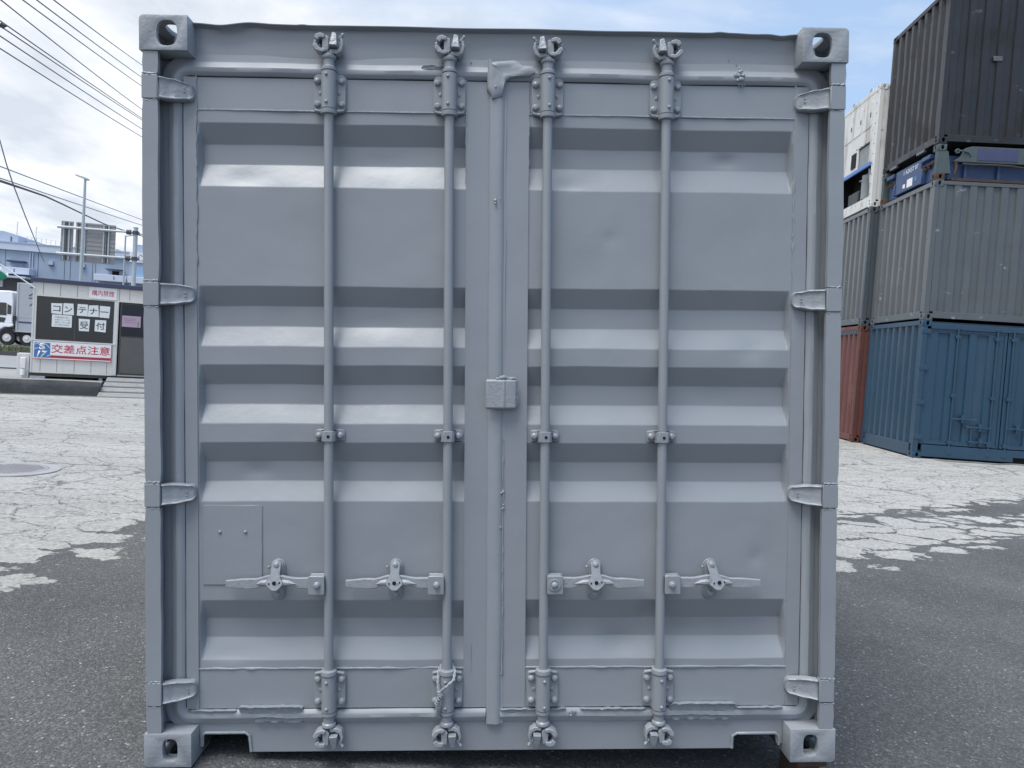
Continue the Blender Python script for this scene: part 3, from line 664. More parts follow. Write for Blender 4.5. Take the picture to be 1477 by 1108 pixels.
# ---- bolts and hardware
bolt = MB().lathe([(.0125, .004), (.0125, -.002), (.0100, -.004), (.0095, -.0095), (.0062, -.0120), (.0, -.0125)], (0, 0, 0), 'y', 14).mesh('bolt', PT, 30)
bolt_round = MB().lathe([(.0125, .004), (.0128, -.003), (.0112, -.008), (.0065, -.0120), (.0, -.0132)], (0, 0, 0), 'y', 16).mesh('bolt', PT, 60)
rivet = MB().lathe([(.0062, .002), (.0060, -.0025), (.0025, -.005), (0, -.0053)], (0, 0, 0), 'y', 10).mesh('rivet', PT, 60)
rnd = random.Random(11)
def bolts(par, pts, y):
    for (x, z) in pts:
        inst('bolt', bolt if rnd.random() < .8 else bolt_round, par, (x, y, z), (0, rnd.uniform(0, 1), 0))
BY = .040                                   # bar axis depth
def bar_set(X, idx, hs):
    """hs: side on which the handle lies (-1 left, +1 right)"""
    m_ = MB(); m_.cyl((X, BY, .125), (X, BY, 2.49), .0168, n=28); bar = m_.build('locking_bar', PT, C, smooth=40)
    for top in (1, -1):
        zc = 2.362 if top > 0 else .240
        Z = lambda d: zc+d*top               # d>0 goes away from the door middle
        m_ = MB()
        m_.lathe([(.0185, Z(-.088)), (.0275, Z(-.084)), (.0285, Z(-.074)), (.0285, Z(-.0700)), (.0225, Z(-.0698)), (.0225, Z(-.064))][::1], (X, BY, 0), 'z', 24)
        m_.build('collar_ring', PT, bar, smooth=50)
        m_ = MB(); m_.lathe([(.0215, Z(-.0660)), (.0255, Z(-.0655)), (.0255, Z(.0600)), (.0205, Z(.0602)), (.0205, Z(.067))], (X, BY, 0), 'z', 26)
        hs_ = sorted((Z(-.064), Z(.06)))
        m_.prism([(X-.025, BY), (X+.025, BY), (X+.028, .0625), (X-.028, .0625)], hs_[0], hs_[1], 'z')
        hb = m_.build('bar_housing', PT, bar, smooth=40)
        for dz in (-.048, .046): inst('rivet', rivet, bar, (X+.004*(1 if idx > 1 else -1), BY-.0255, zc+dz*top))
        # pad plate
        zz0, zz1 = sorted((Z(-.070), Z(.058)))
        pm = MB().prism(rrect(X-.055, X+.055, zz0, zz1, .016), .0560, .0625); pm.prism(rrect(X-.0575, X+.0575, zz0-.002, zz1+.002, .017), .0655, .0672)
        pp = pm.build('bar_bracket', PT, C, bevel=.002)
        bolts(pp, [(X+a, Z(b)) for a in (-.042, .042) for b in (-.046, .034)], .0560)
        mb_ = MB()
        for sx in (-1, 1): mb_.sphere((X+sx*.033, .057, Z(-.006)), .007, (1, .6, 1.3), 8)
        mb_.tube([(X-.050, .056, Z(-.066)), (X-.03, .053, Z(-.071)), (X-.02, .052, Z(-.069))], .006, 8)
        mb_.tube([(X+.050, .056, Z(-.066)), (X+.03, .053, Z(-.071)), (X+.02, .052, Z(-.069))], .006, 8)
        mb_.build('gusset', PT, pp, smooth=70)
        # bush and cam above the housing
        m_ = MB(); m_.lathe([(.0200, Z(.0640)), (.0255, Z(.0645)), (.0255, Z(.074)), (.0195, Z(.081)), (.0190, Z(.101)), (.0240, Z(.105)), (.0252, Z(.110)), (.0252, Z(.114)), (.0200, Z(.119)), (.0155, Z(.121))], (X, BY, 0), 'z', 24)
        m_.build('bush', PT, bar, smooth=28)
        mir = 1 if idx < 2 else -1          # the jaw opens away from the door middle
        def T(u, d): return (X-u*mir*-1 if False else X+u*mir, Z(d))
        m_ = MB()
        def pr(poly, y0, y1): m_.prism([T(*p) for p in poly], y0, y1)
        # keeper on the frame: base block with an open jaw on one side
        pr([(-.030, .126), (.034, .122), (.042, .140), (.036, .170), (.016, .174), (-.030, .176), (-.038, .150)], .056, .0745)
        pr([(-.046, .170), (-.040, .182), (-.024, .186), (-.008, .180), (-.010, .168), (-.026, .170), (-.034, .160)], .014, .0555)
        pr([(-.052, .142), (-.040, .126), (-.020, .119), (-.006, .122), (-.008, .133), (-.026, .134), (-.036, .148), (-.046, .152)], .012, .0556)
        pr([(-.0195, .1335), (-.004, .1245), (.0045, .134), (.003, .176), (-.006, .1795), (-.0175, .169)], .019, .0557)
        m_.sphere((T(-.042, 0)[0], .036, T(0, .160)[1]), .0105, (1, 1.2, 1), 10)
        pr([(.004, .121), (.030, .117), (.047, .128), (.054, .152), (.048, .172), (.041, .170), (.043, .152), (.037, .138), (.024, .131), (.006, .133)], .024, .0558)
        m_.build('cam_keeper', M['paint_cast'], bar, bevel=.0025)
        m_ = MB()
        n0 = len(m_.v); m_.prism([T(*p) for p in [(.0070, .141), (.0355, .139), (.0300, .186), (.0160, .190)]], .002, .044)
        for k in range(n0, len(m_.v)):
            x_, y_, z_ = m_.v[k]
            if abs(z_-zc) > .165 and y_ < .02: m_.v[k] = (x_, y_+.014, z_)
        m_.cyl((T(.036, 0)[0], .034, T(0, .168)[1]), (T(.050, 0)[0], .028, T(0, .183)[1]), .0060, .0052, 10)
        m_.sphere((T(.050, 0)[0], .028, T(0, .184)[1]), .0066, n=8)
        m_.build('cam', M['paint_rough'], bar, bevel=.0025)
        # small wear chips near keepers
    # middle bracket
    zc = 1.158
    m_ = MB().prism(rrect(X-.050, X+.050, zc-.022, zc+.022, .010), .0600, .0675); pp = m_.build('bar_bracket', PT, C, bevel=.002)
    bolts(pp, [(X-.037, zc), (X+.037, zc)], .0555)
    m_ = MB()
    zs_ = [zc-.020, zc+.020]; arcp = [(X-.052, .0600), (X-.028, .0590), (X-.024, .045), (X-.022, .026), (X-.015, .0185), (X+.015, .0185), (X+.022, .026), (X+.024, .045), (X+.028, .0590), (X+.052, .0600)]
    inner = [(a*1.0, b+.005) for a, b in arcp]
    m_.prism(arcp+inner[::-1], zc-.019, zc+.019, 'z'); m_.build('strap', PT, pp, bevel=.0015)
    MB().lathe([(.0055, .0), (.0055, -.0012), (.0, -.0013)], (X+.002, .0184, zc-.001), 'y', 12).build('strap_hole', M['void'], pp)
    # handle
    zc = .648; s = hs
    m_ = MB()
    a, b = sorted((X+s*.010, X+s*.067)); m_.prism(rrect(a, b, zc-.047, zc+.020, .006), .012, .019)
    m_.prism(rrect(a, b, zc-.047, zc+.020, .006), .046, .053)
    a2, b2 = sorted((X+s*.012, X+s*.060)); m_.box(a2, b2, .0192, .0458, zc+.010, zc+.0195)
    m_.build('handle_hub', PT, bar, bevel=.0025)
    inst('bolt', bolt_round if idx == 2 else bolt, bar, (X+s*.036, .012, zc-.012))
    if idx == 2: MB().lathe([(.022, .002), (.022, -.003), (.018, -.004), (.014, -.002), (0, -.002)], (X+s*.036, .0115, zc-.012), 'y', 24).build('washer', PT, bar)
    # flat lever
    L0, L1 = .030, .356
    n = 44; m_ = MB(); us_ = [L0+(L1-L0)*i/n for i in range(n+1)]
    def cent(u):
        c_ = zc-.008+.012*sm(.10, .17, u)-.014*sm(.205, .26, u); return c_
    def half(u): return .0185-.004*sm(.09, .15, u)+.0005-.006*sm(.28, .36, u)+.003*sm(.22, .27, u)
    ring_ = [(-1, .026), (-1, .036), (-.86, .040), (.86, .040), (1, .036), (1, .026), (.86, .0225), (-.86, .0225)]
    vs = []
    for u in us_:
        rough_ = .0008 if u > .235 else .0003
        for k, (q, y) in enumerate(ring_): vs.append((X+s*u, y+wob((u, q, idx), rough_*1.5, 90), cent(u)+half(u)*q+wob((u, q*3, idx+4), rough_, 60)))
    K = len(ring_); m_.add(vs, [(j*K+i, j*K+(i+1) % K, (j+1)*K+(i+1) % K, (j+1)*K+i) for j in range(n) for i in range(K)]+[tuple(range(K)), tuple(range(n*K, n*K+K))])
    m_.build('door_handle', M['paint_cast'], C, smooth=40)
    # catch plate, swinging latch, wings
    hx = X+s*.184; cx_ = hx
    pl_ = MB().prism(rrect(cx_-.026, cx_+.026, zc-.080, zc+.068, .0255, 8), .0635, .0700)
    pl_.prism(rrect(cx_-.021, cx_+.021, zc-.075, zc+.063, .0205, 8), .0565, .0634)
    cp = pl_.build('handle_catch', PT, C, bevel=.002)
    bolts(cp, [(cx_, zc-.056)], .0565)
    m_ = MB()
    # swinging latch: neck from the top bolt, lozenge in front of the lever
    sw = 0 if idx < 3 else .020
    lz = [(-.016, .062), (-.010, .070), (0, .073), (.010, .070), (.016, .062), (.0155, .030), (.020, .018), (.029, .006), (.029, -.006), (.016, -.020), (.008, -.027), (-.008, -.027), (-.016, -.020), (-.029, -.006), (-.029, .006), (-.020, .018), (-.0155, .030)]
    poly = [(cx_+a+sw*max(0, 1-(b+.02)/.09)-(.004 if sw else 0), zc+b-.004) for a, b in lz]
    n0 = len(m_.v); m_.prism(poly, .010, .016)
    for k in range(n0, len(m_.v)):
        x_, y_, z_ = m_.v[k]; t_ = sm(zc+.012, zc+.045, z_); m_.v[k] = (x_, y_+.032*t_, z_)
    m_.build('latch', M['paint_cast'], cp, bevel=.0015)
    inst('bolt', bolt_round if idx == 2 else bolt, cp, (cx_, .043, zc+.052), (0, .4, 0))
    hx2 = cx_+sw
    mh_ = MB(); mh_.lathe([(.007, 0), (.007, -.001), (0, -.0011)], (hx2, .0098, zc-.004), 'y', 14)
    for q in (-1, 1): mh_.lathe([(.0032, 0), (.0032, -.001), (0, -.0011)], (hx2+q*.0185, .0098, zc-.004+q*.002), 'y', 8)
    mh_.build('latch_holes', M['void'], cp)
    # leaf-shaped wings behind the lozenge
    m_ = MB()
    for q in (-1, 1):
        L = .078 if q == -s else .066
        pts = [(q*.010, .006), (q*.030, .0125), (q*.050, .0095), (q*L, -.004), (q*.048, -.0095), (q*.012, -.0115)]
        P0 = [(hx2*.3+cx_*.7+a, .0195, zc-.006+b) for a, b in pts]; P1 = [(hx2*.3+cx_*.7+a*.9, .0135, zc-.006+b*.35) for a, b in pts]
        k = len(pts); m_.add(P0+P1, [tuple(range(k)), tuple(range(k, 2*k))]+[(i, (i+1) % k, (i+1) % k+k, i+k) for i in range(k)])
    m_.build('latch_wing', M['paint_cast'], cp, smooth=30)
    m_ = MB(); m_.box(cx_-.010, cx_+.010, .040, .058, zc-.030, zc-.008); m_.sphere((cx_-.030*(1 if idx < 3 else 1), .052, zc+.042), .006, (1, 1, 1), 8); m_.build('catch_stub', PT, cp, bevel=.001)
    return bar
for i, (X, hs) in enumerate(((-.588, -1), (-.170, -1), (.174, 1), (.592, 1))): bar_set(X, i, hs)

# hinges
hid = 0
for s in (-1, 1):
    for i, zc in enumerate(HZ):
        hid += 1
        MB().prism(rrect(1.1600, 1.2138, zc-.041, zc+.041, .003, 2) if s > 0 else [(-a, b) for a, b in rrect(1.1600, 1.2138, zc-.041, zc+.041, .003, 2)], .0025, .030).build('hinge_lug', PT, C, bevel=.0025)
        n, kk = 26, 12
        m_ = MB(); X0, X1 = 1.1575, 1.056
        us_ = [X0+(X1-X0)*j/n for j in range(n+1)]
        def hz(t):   # half height along the strap
            h = .0385-.001*sm(0, .3, t)-.008*sm(.35, .9, t)
            if t > .86: h *= math.sqrt(max(0.0, 1-((t-.86)/.155)**2))
            return max(h, .006)
        zoff = -.004 if i == 0 else .002
        def yy(t): return .012+.040*sm(0, .35, t)*.35+.020*sm(.3, 1, t)
        front = []; vs = []
        qs = [-1, -.99, -.93, -.85, -.78, -.70, -.3, .3, .70, .78, .85, .93, .99, 1]
        for j, x in enumerate(us_):
            t = j/n; h = hz(t)
            for q in qs:
                a = abs(q); ridge = -.006*math.exp(-((a-.87)/.09)**2)*(1-sm(.80, .95, t)*.6) if a < 1 else 0
                y_ = yy(t)+ridge+(.006 if a > .98 else 0)+(.016 if a == 1 else 0)+wob((x, q, hid), .0016, 45)
                if t > .94: y_ += (t-.94)/.06*.010
                vs.append((x*s, y_, zc+zoff*t+q*h+wob((x, q*2, hid+3), .0016, 40)))
        K = len(qs); m_.add(vs, [(a*K+b, a*K+b+1, (a+1)*K+b+1, (a+1)*K+b) for a in range(n) for b in range(K-1)]+[tuple(range(n*K, n*K+K))])
        # body behind so that the strap is solid
        hh = m_.build('hinge_strap', M['paint_cast'], C, smooth=45)
        bx_ = [(1.150, -.028), (1.150, .028), (1.09, .022), (1.066, .014), (1.066, -.014), (1.09, -.022)]
        MB().prism([(s*a, zc+b+zoff*.6) for a, b in bx_], .046, .068).build('hinge_pad', PT, hh)
        mk = MB()
        for d in (-.006, .006): mk.sphere((s*1.083, yy(.72)-.001, zc+d), .0026, (1.6, .8, .8), 8)
        mk.build('hinge_mark', M['paint_rough'], hh)

# lock cover over the centre seam
m = MB()
cols = [(-.037, .036), (-.032, .030), (0, .029), (.018, .029), (.026, .026), (.034, .030), (.045, .030), (.066, .034), (.074, .044)]
rows_ = [(-.052, .012), (-.046, .0), (.046, .0), (.052, .012)]
zc = 1.308
m.grid(list(range(9)), list(range(4)), lambda i, j: (cols[i][0]+(.004 if j in (0, 3) and i in (0,) else 0)-(.004 if j in (0, 3) and i == 8 else 0), cols[i][1]+rows_[j][1]*.6+wob((i, j, 0), .002, 2), zc+rows_[j][0]))
o = m.build('lock_cover', M['paint_cast'], C, smooth=25); sd_ = o.modifiers.new('s', 'SOLIDIFY'); sd_.thickness = .004; sd_.offset = 0
bv = o.modifiers.new('b', 'BEVEL'); bv.width = .002; bv.segments = 2; bv.limit_method = 'ANGLE'
MB().box(-.020, .060, .036, .064, zc-.030, zc+.030).build('lock_block', PT, o)
seam([(.0, .034, zc+.055), (.03, .036, zc+.058), (.07, .040, zc+.054)], .0055, C, 40, step=.01, name='weld_bead')
seam([(.074, .046, zc+.02), (.075, .046, zc-.03)], .004, C, 41, step=.01, name='weld_bead')
# data plate
o = MB().box(-1.037, -.831, .0668, .0705, .623, .906).build('data_plate', PT, C, bevel=.001)
seam([(-1.037, .0680, .623), (-1.037, .0680, .906), (-.831, .0680, .906), (-.831, .0680, .623)], .0014, o, 50, step=.03, rag=.3)
for x in (-.978, -.888): inst('rivet', rivet, o, (x, .0662, .812))
# small cast spatter on the panels
sp_ = MB(); random.seed(77)
for k in range(34):
    cx1, cz1 = random.choice([(-.47, 2.40), (.21, 2.52), (1.02, 2.46), (.79, 2.5), (-.15, 2.47), (-.05, .06), (.4, .05)])
    sp_.sphere((cx1+random.gauss(0, .03), .074 if cz1 > 2.3 else .068+.036*(.5 if cz1 < .45 else 0), cz1+random.gauss(0, .012)), random.uniform(.0012, .003), (1, .6, 1), 6)
sp_.build('paint_specks', M['paint_rough'], C, smooth=80)

# cord twisted round the second bar
X = -.170
cd = MB()
def strand(path, r, tw, turns, n=70):
    for ph in (0, math.pi):
        pts = []
        for i in range(n+1):
            t = i/n; k = t*(len(path)-1); a = int(min(k, len(path)-2)); f_ = k-a
            p = Vector(path[a]).lerp(Vector(path[a+1]), f_); an = t*turns*2*math.pi+ph
            pts.append(p+Vector((math.cos(an)*tw, math.sin(an)*tw*.6, 0)))
        cd.tube(pts, r, 7)
strand([(X-.020, .060, .335), (X-.030, .035, .320), (X-.030, .016, .290), (X-.026, .008, .262)], .0035, .003, 3, 40)
strand([(X+.018, .062, .338), (X+.030, .030, .322), (X+.026, .008, .300), (X-.002, -.002, .278), (X-.024, .004, .258)], .0035, .003, 4, 50)
strand([(X-.024, .004, .262), (X-.020, .002, .245), (X-.032, .006, .220), (X-.028, .012, .195), (X-.034, .022, .170), (X-.026, .030, .158)], .0042, .006, 6, 80)
co = cd.build('cord', M['paint_rough'], smooth=70); co.matrix_world = CW; tag(co, 'short twisted grey cord knotted round the foot of the second locking bar', 'cord')
# timber packing under the right corner, world space
pk = Wc @ Vector((1.14+1.219, .09, 0))
t = thing('packing_block', 'dark rusty packing block under the right front corner of the grey container', 'block', loc=(pk.x, pk.y, 0))
MB().box(-.035, .045, -.05, .12, -.01, .105).build('timber', M['wood'], t, bevel=.004)
o = MB().box(-.04, .068, -.07, .12, .107, .131).build('steel_plate', M['rust'], t, bevel=.003); o.rotation_euler = (0, R(-3.3), 0)
pk = Wc @ Vector((1.14+1.219, 5.95, 0))
o = MB().box(-.09, .09, -.1, .1, -.08, .0).build('packing_block', M['wood'], bevel=.004); o.location = (pk.x, pk.y, pk.z-.004)
tag(o, 'dark timber packing block under the far right corner of the grey container', 'block')

# ------------------------------------------------------------------ STACKED CONTAINERS ON THE RIGHT
RS = Matrix(((.99587, .09079, 0), (-.09079, .99587, 0), (0, 0, 1)))
SO = Vector((9.11481, 11.37161, .09854))
def smat(x, y, z): m_ = RS.to_4x4(); m_.translation = SO+RS @ Vector((x, y, z)); return m_
L20, W20 = 6.058, 2.438
def stack_box(label, x, y, z, h, pm, group, front='corr', pm_front=None, post=None, pockets=True, castm=None, dents=.0, endface='corr', lowrail=.16, seed=0):
    t = thing('stacked_container', label, 'container', group, mtx=smat(x, y, z)); pf = pm_front or pm; post = post or pm
    for cx_, sx in ((0, 1), (L20, -1)):
        for cy_, sy in ((0, 1), (W20, -1)):
            for cz_, sz in ((0, 1), (h, -1)): inst('corner_casting', casting_mesh(sx, sy, sz, castm or post), t, (cx_, cy_, cz_))
            x0, x1 = sorted((cx_, cx_+sx*.10)); y0, y1 = sorted((cy_+sy*.004, cy_+sy*.10))
            MB().box(x0+.003, x1-.003, y0, y1, .118, h-.118).build('corner_post', post, t, bevel=.006)
    for yy_ in (0, W20):
        s = 1 if yy_ == 0 else -1
        y0, y1 = sorted((yy_+s*.004, yy_+s*.06))
        MB().box(.163, L20-.163, y0, y1, h-(.16 if front == 'doors' else .085), h-(.055 if front == 'doors' else .018)).build('top_rail', pf if s > 0 else pm, t, bevel=.006)
        if pockets and s > 0:
            mm = MB()
            for a, b in ((.163, 1.83), (2.19, 3.87), (4.23, L20-.163)): mm.box(a, b, y0, y1, .04, lowrail)
            mm.box(1.8301, 2.1899, y0, y1, .128, lowrail); mm.box(3.8701, 4.2299, y0, y1, .128, lowrail)
            mm.build('bottom_rail', pf, t, bevel=.004)
            MB().box(1.83, 2.19, .08, .5, .02, .127).box(3.87, 4.23, .08, .5, .02, .127).build('fork_pocket', M['void'], t)
        else: MB().box(.163, L20-.163, y0, y1, .02, lowrail).build('bottom_rail', pm, t, bevel=.004)
    for xx_ in (0, L20):
        s = 1 if xx_ == 0 else -1
        x0, x1 = sorted((xx_+s*.004, xx_+s*.06))
        MB().box(x0, x1, .179, W20-.179, h-.10, h-.012).build('end_rail', pm, t, bevel=.006)
        MB().box(x0, x1, .179, W20-.179, .03, lowrail).build('end_rail', pm, t, bevel=.006)
    if front == 'corr':
        mm = corr(L20-.2, lowrail, h-.074, rows=10, dents=dents, seed=seed, pf_=(.43, .50, .93)).xf(Matrix.Translation((.1, .012, 0))); mm.build('side_panel', pf, t, smooth=0)
    mm = corr(L20-.2, lowrail, h-.074).xf(Matrix(((1, 0, 0, .1), (0, -1, 0, W20-.012), (0, 0, 1, 0), (0, 0, 0, 1)))); mm.build('side_panel', pm, t, smooth=0)
    if endface == 'corr':
        mm = corr(W20-.2, lowrail, h-.099, pitch=.25, depth=.065, rows=8, dents=dents, seed=seed+2, pf_=(.34, .46, .86)).xf(Matrix(((0, 1, 0, .014), (1, 0, 0, .1), (0, 0, 1, 0), (0, 0, 0, 1)))); mm.build('end_panel', pm, t, smooth=0)
    MB().box(L20-.05, L20-.03, .1, W20-.1, lowrail, h-.1).build('end_panel', pm, t)
    MB().box(.06, L20-.06, .06, W20-.06, h-.05, h-.02).build('roof', pm, t)
    MB().box(.06, L20-.06, .06, W20-.06, .12, .15).build('floor', M['under'], t)
    return t
GA = 'containers of the nearer stack on the right'; GB = 'containers of the farther stack on the right'
# blue, with folding side doors
tb = stack_box('deep blue container with side doors standing on the ground under the grey one', 0, 0, 0, 2.591, M['blue'], GA, front='doors', lowrail=.26)
leafs = [(.11, 1.56), (1.575, 3.02), (3.035, 4.48), (4.495, 5.95)]
for li, (a, b) in enumerate(leafs):
    mm = MB(); zs0, zs1 = .285, 2.42
    gro = [(a, 0), (a+.10, 0), (a+.11, 0)]
    w_ = b-a; pr = [(0, .0), (.20, .0), (.215, .035), (.40, .035), (.415, .0), (.56, 0), (.575, .035), (.76, .035), (.775, .0), (.90, 0), (.915, .03), (1.10, .03), (1.115, 0), (w_, 0)]
    mm.grid([p[0] for p in pr], [0, .06, .065, 2.07, 2.075, zs1-zs0], lambda u, v: (a+u, .035+([q[1] for q in pr if q[0] == u][0] if .062 < v < 2.072 else 0), zs0+v), flip=False)
    dl = mm.build('side_door', M['blue'], tb, smooth=0)
    MB().box(a, b, .026, .0345, 2.385, 2.43).box(a, b, .024, .0345, .275, .31).build('door_gasket', M['blue'], dl, bevel=.004)
    # vertical cover strips and the dark fold between leaves
    MB().box(b-.055, b-.02, .014, .0345, .31, 2.38).build('cover_strip', M['blue'], dl, bevel=.004)
    for rx in ((.55, 1.26) if li % 2 == 0 else (.09, .86)):
        q = MB(); q.cyl((a+rx, .012, .13), (a+rx, .012, 2.5), .019, n=12); rb = q.build('locking_bar', M['blue'], tb, smooth=50)
        q = MB()
        for z in (.13, 2.47): q.box(a+rx-.04, a+rx+.04, -.006, .03, z-.025, z+.03)
        for z in (.33, 1.2, 2.30): q.box(a+rx-.045, a+rx+.045, -.010, .034, z-.03, z+.03)
        q.build('bar_bracket', M['blue'], rb, bevel=.004)
for (a, z, l, s) in ((.70, .78, .40, 1), (1.35, .64, .42, -1), (1.35, .37, .36, -1), (1.70, .66, .38, 1), (3.2, .7, .4, 1), (4.7, .7, .4, 1)):
    q = MB(); x0, x1 = sorted((a-.04*s, a+l*s)); q.box(x0, x1, -.014, .002, z-.016, z+.016); q.box(a+l*.4*s-.03, a+l*.4*s+.03, -.028, .03, z-.07, z+.07); q.cyl((a+l*.4*s, -.045, z), (a+l*.4*s, .0, z), .022, n=12)
    q.build('door_handle', M['blue'], tb, bevel=.004)
MB().box(1.05, 1.30, .0, .012, .58, .61).box(1.02, 1.05, .0, .012, .30, .61).build('guard_rail', M['blue'], tb, bevel=.003)
for z in (.40, 1.05, 1.70, 2.38):
    MB().box(-.006, .16, -.006, .02, z-.045, z+.045).build('door_hinge', M['blue'], tb, bevel=.006)
# cord lying in front of the blue container
cp_ = []
for i in range(80):
    t_ = i/79; X_ = .35+t_*2.6; cp_.append(SO+RS @ Vector((X_, -.14-.10*math.sin(t_*7)-.05*math.sin(t_*19), .0)))
cp_ = [Vector((p.x, p.y, gz(p.x, p.y)+.012)) for p in cp_]
tag(MB().tube(cp_, .012, 6).build('ground_cord', M['strap'], smooth=70), 'thin pale cord lying on the ground in front of the blue container', 'cord')
stack_box('slate grey container resting on top of the blue side-door one', 0, 0, 2.591, 2.591, M['sgrey'], GA, dents=.012, seed=1)
# folded flat rack
tf = thing('folded_flat_rack', 'low folded flat rack of worn green and blue steel between the grey and black containers', 'flat rack', GA, mtx=smat(0, 0, 5.182))
FH = .655
for cx_, sx in ((0, 1), (L20, -1)):
    for cy_, sy in ((0, 1), (W20, -1)):
        for cz_, sz in ((0, 1), (FH, -1)): inst('corner_casting', casting_mesh(sx, sy, sz, M['rust'] if sz > 0 else M['green']), tf, (cx_, cy_, cz_))
        x0, x1 = sorted((cx_+sx*.003, cx_+sx*.27)); y0, y1 = sorted((cy_+sy*.006, cy_+sy*.10))
        MB().prism([(cx_+sx*.003, .1185), (cx_+sx*.27, .1185), (cx_+sx*.24, .30), (cx_+sx*.20, FH-.13), (cx_+sx*.16, FH-.1185), (cx_+sx*.003, FH-.1185)], y0, y1).build('corner_post', M['green'], tf, bevel=.004)
for yy_, s in ((0, 1), (W20, -1)):
    y0, y1 = sorted((yy_+s*.01, yy_+s*.08))
    MB().prism([(.62, FH-.02), (5.44, FH-.02), (5.62, FH-.12), (5.56, FH-.31), (.30, FH-.31), (.44, FH-.20), (.50, FH-.06)], y0, y1).build('side_beam', M['green'], tf, bevel=.006)
    y0, y1 = sorted((yy_+s*.16, yy_+s*.20)); MB().box(.28, 5.78, y0, y1, .05, FH-.31).build('deck_side', M['royal'], tf)
    y0, y1 = sorted((yy_+s*.02, yy_+s*.16)); MB().box(.30, 5.76, y0, y1, .0, .045).build('bottom_flange', M['rust'], tf)
    for k in range(9): MB().box(.55+k*.6, .60+k*.6, *sorted((yy_+s*.10, yy_+s*.16)), .05, FH-.32).build('deck_rib', M['royal'], tf)
MB().box(.72, 1.45, .004, .0098, FH-.27, FH-.05).build('paint_patch', M['navy'], tf)
MB().cyl((.36, -.012, FH-.12), (.36, .03, FH-.12), .045, n=20).tube([(.36, .0, FH-.12), (.46, -.01, FH-.11), (.56, .0, FH-.14), (.60, .01, FH-.2)], .014, 8).build('pivot_link', M['green'], tf, bevel=.004)
MB().lathe([(.02, 0), (.02, -.002), (0, -.0021)], (.36, -.0125, FH-.12), 'y', 16).build('pivot_hole', M['void'], tf)
MB().tube([(.34, .0, .10), (.36, .0, .25), (.34, .01, .33), (.32, .0, .36)], .022, 8).build('rusted_pipe', M['rust'], tf, smooth=60)
MB().tube([(.45, -.02, .30), (.6, -.04, .285), (.95, -.05, .29), (1.3, -.05, .285), (1.65, -.05, .25), (2.0, -.05, .19), (2.25, -.04, .145), (2.30, -.04, .17), (2.33, -.03, .24)], .022, 8).build('hose', M['hose'], tf, smooth=60)
# end machinery of the flat rack
q = MB(); q.box(.03, .5, .70, 1.80, .07, .55); o = q.build('end_locker', M['royal'], tf, bevel=.01)
MB().box(.10, .5, .18, .695, .05, .50).box(.10, .5, 1.805, 2.26, .05, .50).build('end_frame', M['royal'], tf, bevel=.01)
for b_ in ((.0, .10, .30, .62, .46, .54), (.0, .10, 1.86, 2.20, .46, .54), (.01, .10, 1.801, 1.86, .07, .30), (.01, .1, .60, .69, .05, .35)): MB().box(*b_).build('end_bracket', M['royal'], tf, bevel=.01)
q = MB()
for y in (.30, .44, .58, 1.88, 2.02, 2.14): q.sphere((.08, y, .36+.04*math.sin(y*9)), .045, (1, 1, 1), 10)
q.tube([(.05, .25, .36), (.05, .65, .38)], .018, 8).tube([(.05, 1.85, .36), (.05, 2.2, .33)], .018, 8); q.build('twist_lock', M['rust'], tf, smooth=60)
for (y0, y1, z0, z1, mm) in ((1.02, 1.26, .12, .28, 'signwhite'), (1.34, 1.44, .14, .22, 'signwhite'), (.84, .94, .18, .27, 'signblue')):
    MB().box(.026, .0295, y0, y1, z0, z1).build('label_plate', M[mm], tf)
put_text('1 A2KST 87', .62, .085, M['signwhite'], tf, (.0275, 1.12, .45), rot=(R(90), 0, R(-90)))
# charcoal high-cube on top
tk = stack_box('charcoal high container on top of the folded flat rack', 0, 0, 5.85, 2.896, M['black'], GA, dents=.020, seed=5)
for (x_, y_) in ((0, .55), (0, 1.75)):
    MB().box(-.004, .05, y_, y_+.32, -.02, .029).build('lock_tab', M['sgrey'], tk, bevel=.004)
MB().box(.86, 1.02, .004, .034, 1.53, 1.62).build('torn_dent', M['sgrey'], tk, bevel=.01)
# farther stack
q = stack_box('faded red container at the foot of the farther stack, beside the blue one', -.15, 2.55, 0, 2.591, M['red'], GB, post=M['redside'], castm=M['redside'])
mm = MB()
for k in range(14): mm.box(.0, .012, .25+k*.145, .33+k*.145, 2.43, 2.47)
mm.box(.0125, .02, .18, 2.26, 2.40, 2.50)
mm.build('pattern_strip', M['dkgrey'], q)
stack_box('dark grey container in the middle of the farther stack', -.15, 2.55, 2.591, 2.591, M['sgrey'], GB, pm_front=M['dkgrey'], post=M['dkgrey'])
tr = stack_box('dirty white refrigerated container with cooling machinery on the farther stack', -.15, 2.55, 5.182, 2.66, M['white'], GB, endface='machine', front='flat', pockets=False)
MB().box(.1, L20-.1, .012, .03, .16, 2.59).build('side_panel', M['white'], tr)
q = MB(); q.box(.012, .05, .10, 2.34, 1.52, 2.56); q.box(.012, .05, 1.62, 2.34, 1.02, 1.519); q.box(.012, .05, .10, .38, 1.02, 1.519); q.box(.012, .05, .10, .20, .26, 1.019); q.box(.012, .05, 2.24, 2.34, .26, 1.019); q.box(.012, .05, .10, 2.34, .165, .259)
q.box(.012, .05, 1.05, 1.619, 1.02, 1.519)
ef = q.build('machine_face', M['white'], tr, bevel=.003)
MB().box(.42, .44, .1, 2.34, .26, 1.52).box(.051, .419, .105, .12, .26, 1.5).box(.051, .419, 2.32, 2.335, .26, 1.5).box(.051, .419, .121, 2.319, 1.505, 1.515).build('machine_bay', M['void'], tr)  # near-black linings paint in the shade inside the bay
MB().box(.05, .12, .381, 1.049, 1.02, 1.50).build('fan_cover', M['machinery'], tr, bevel=.02)
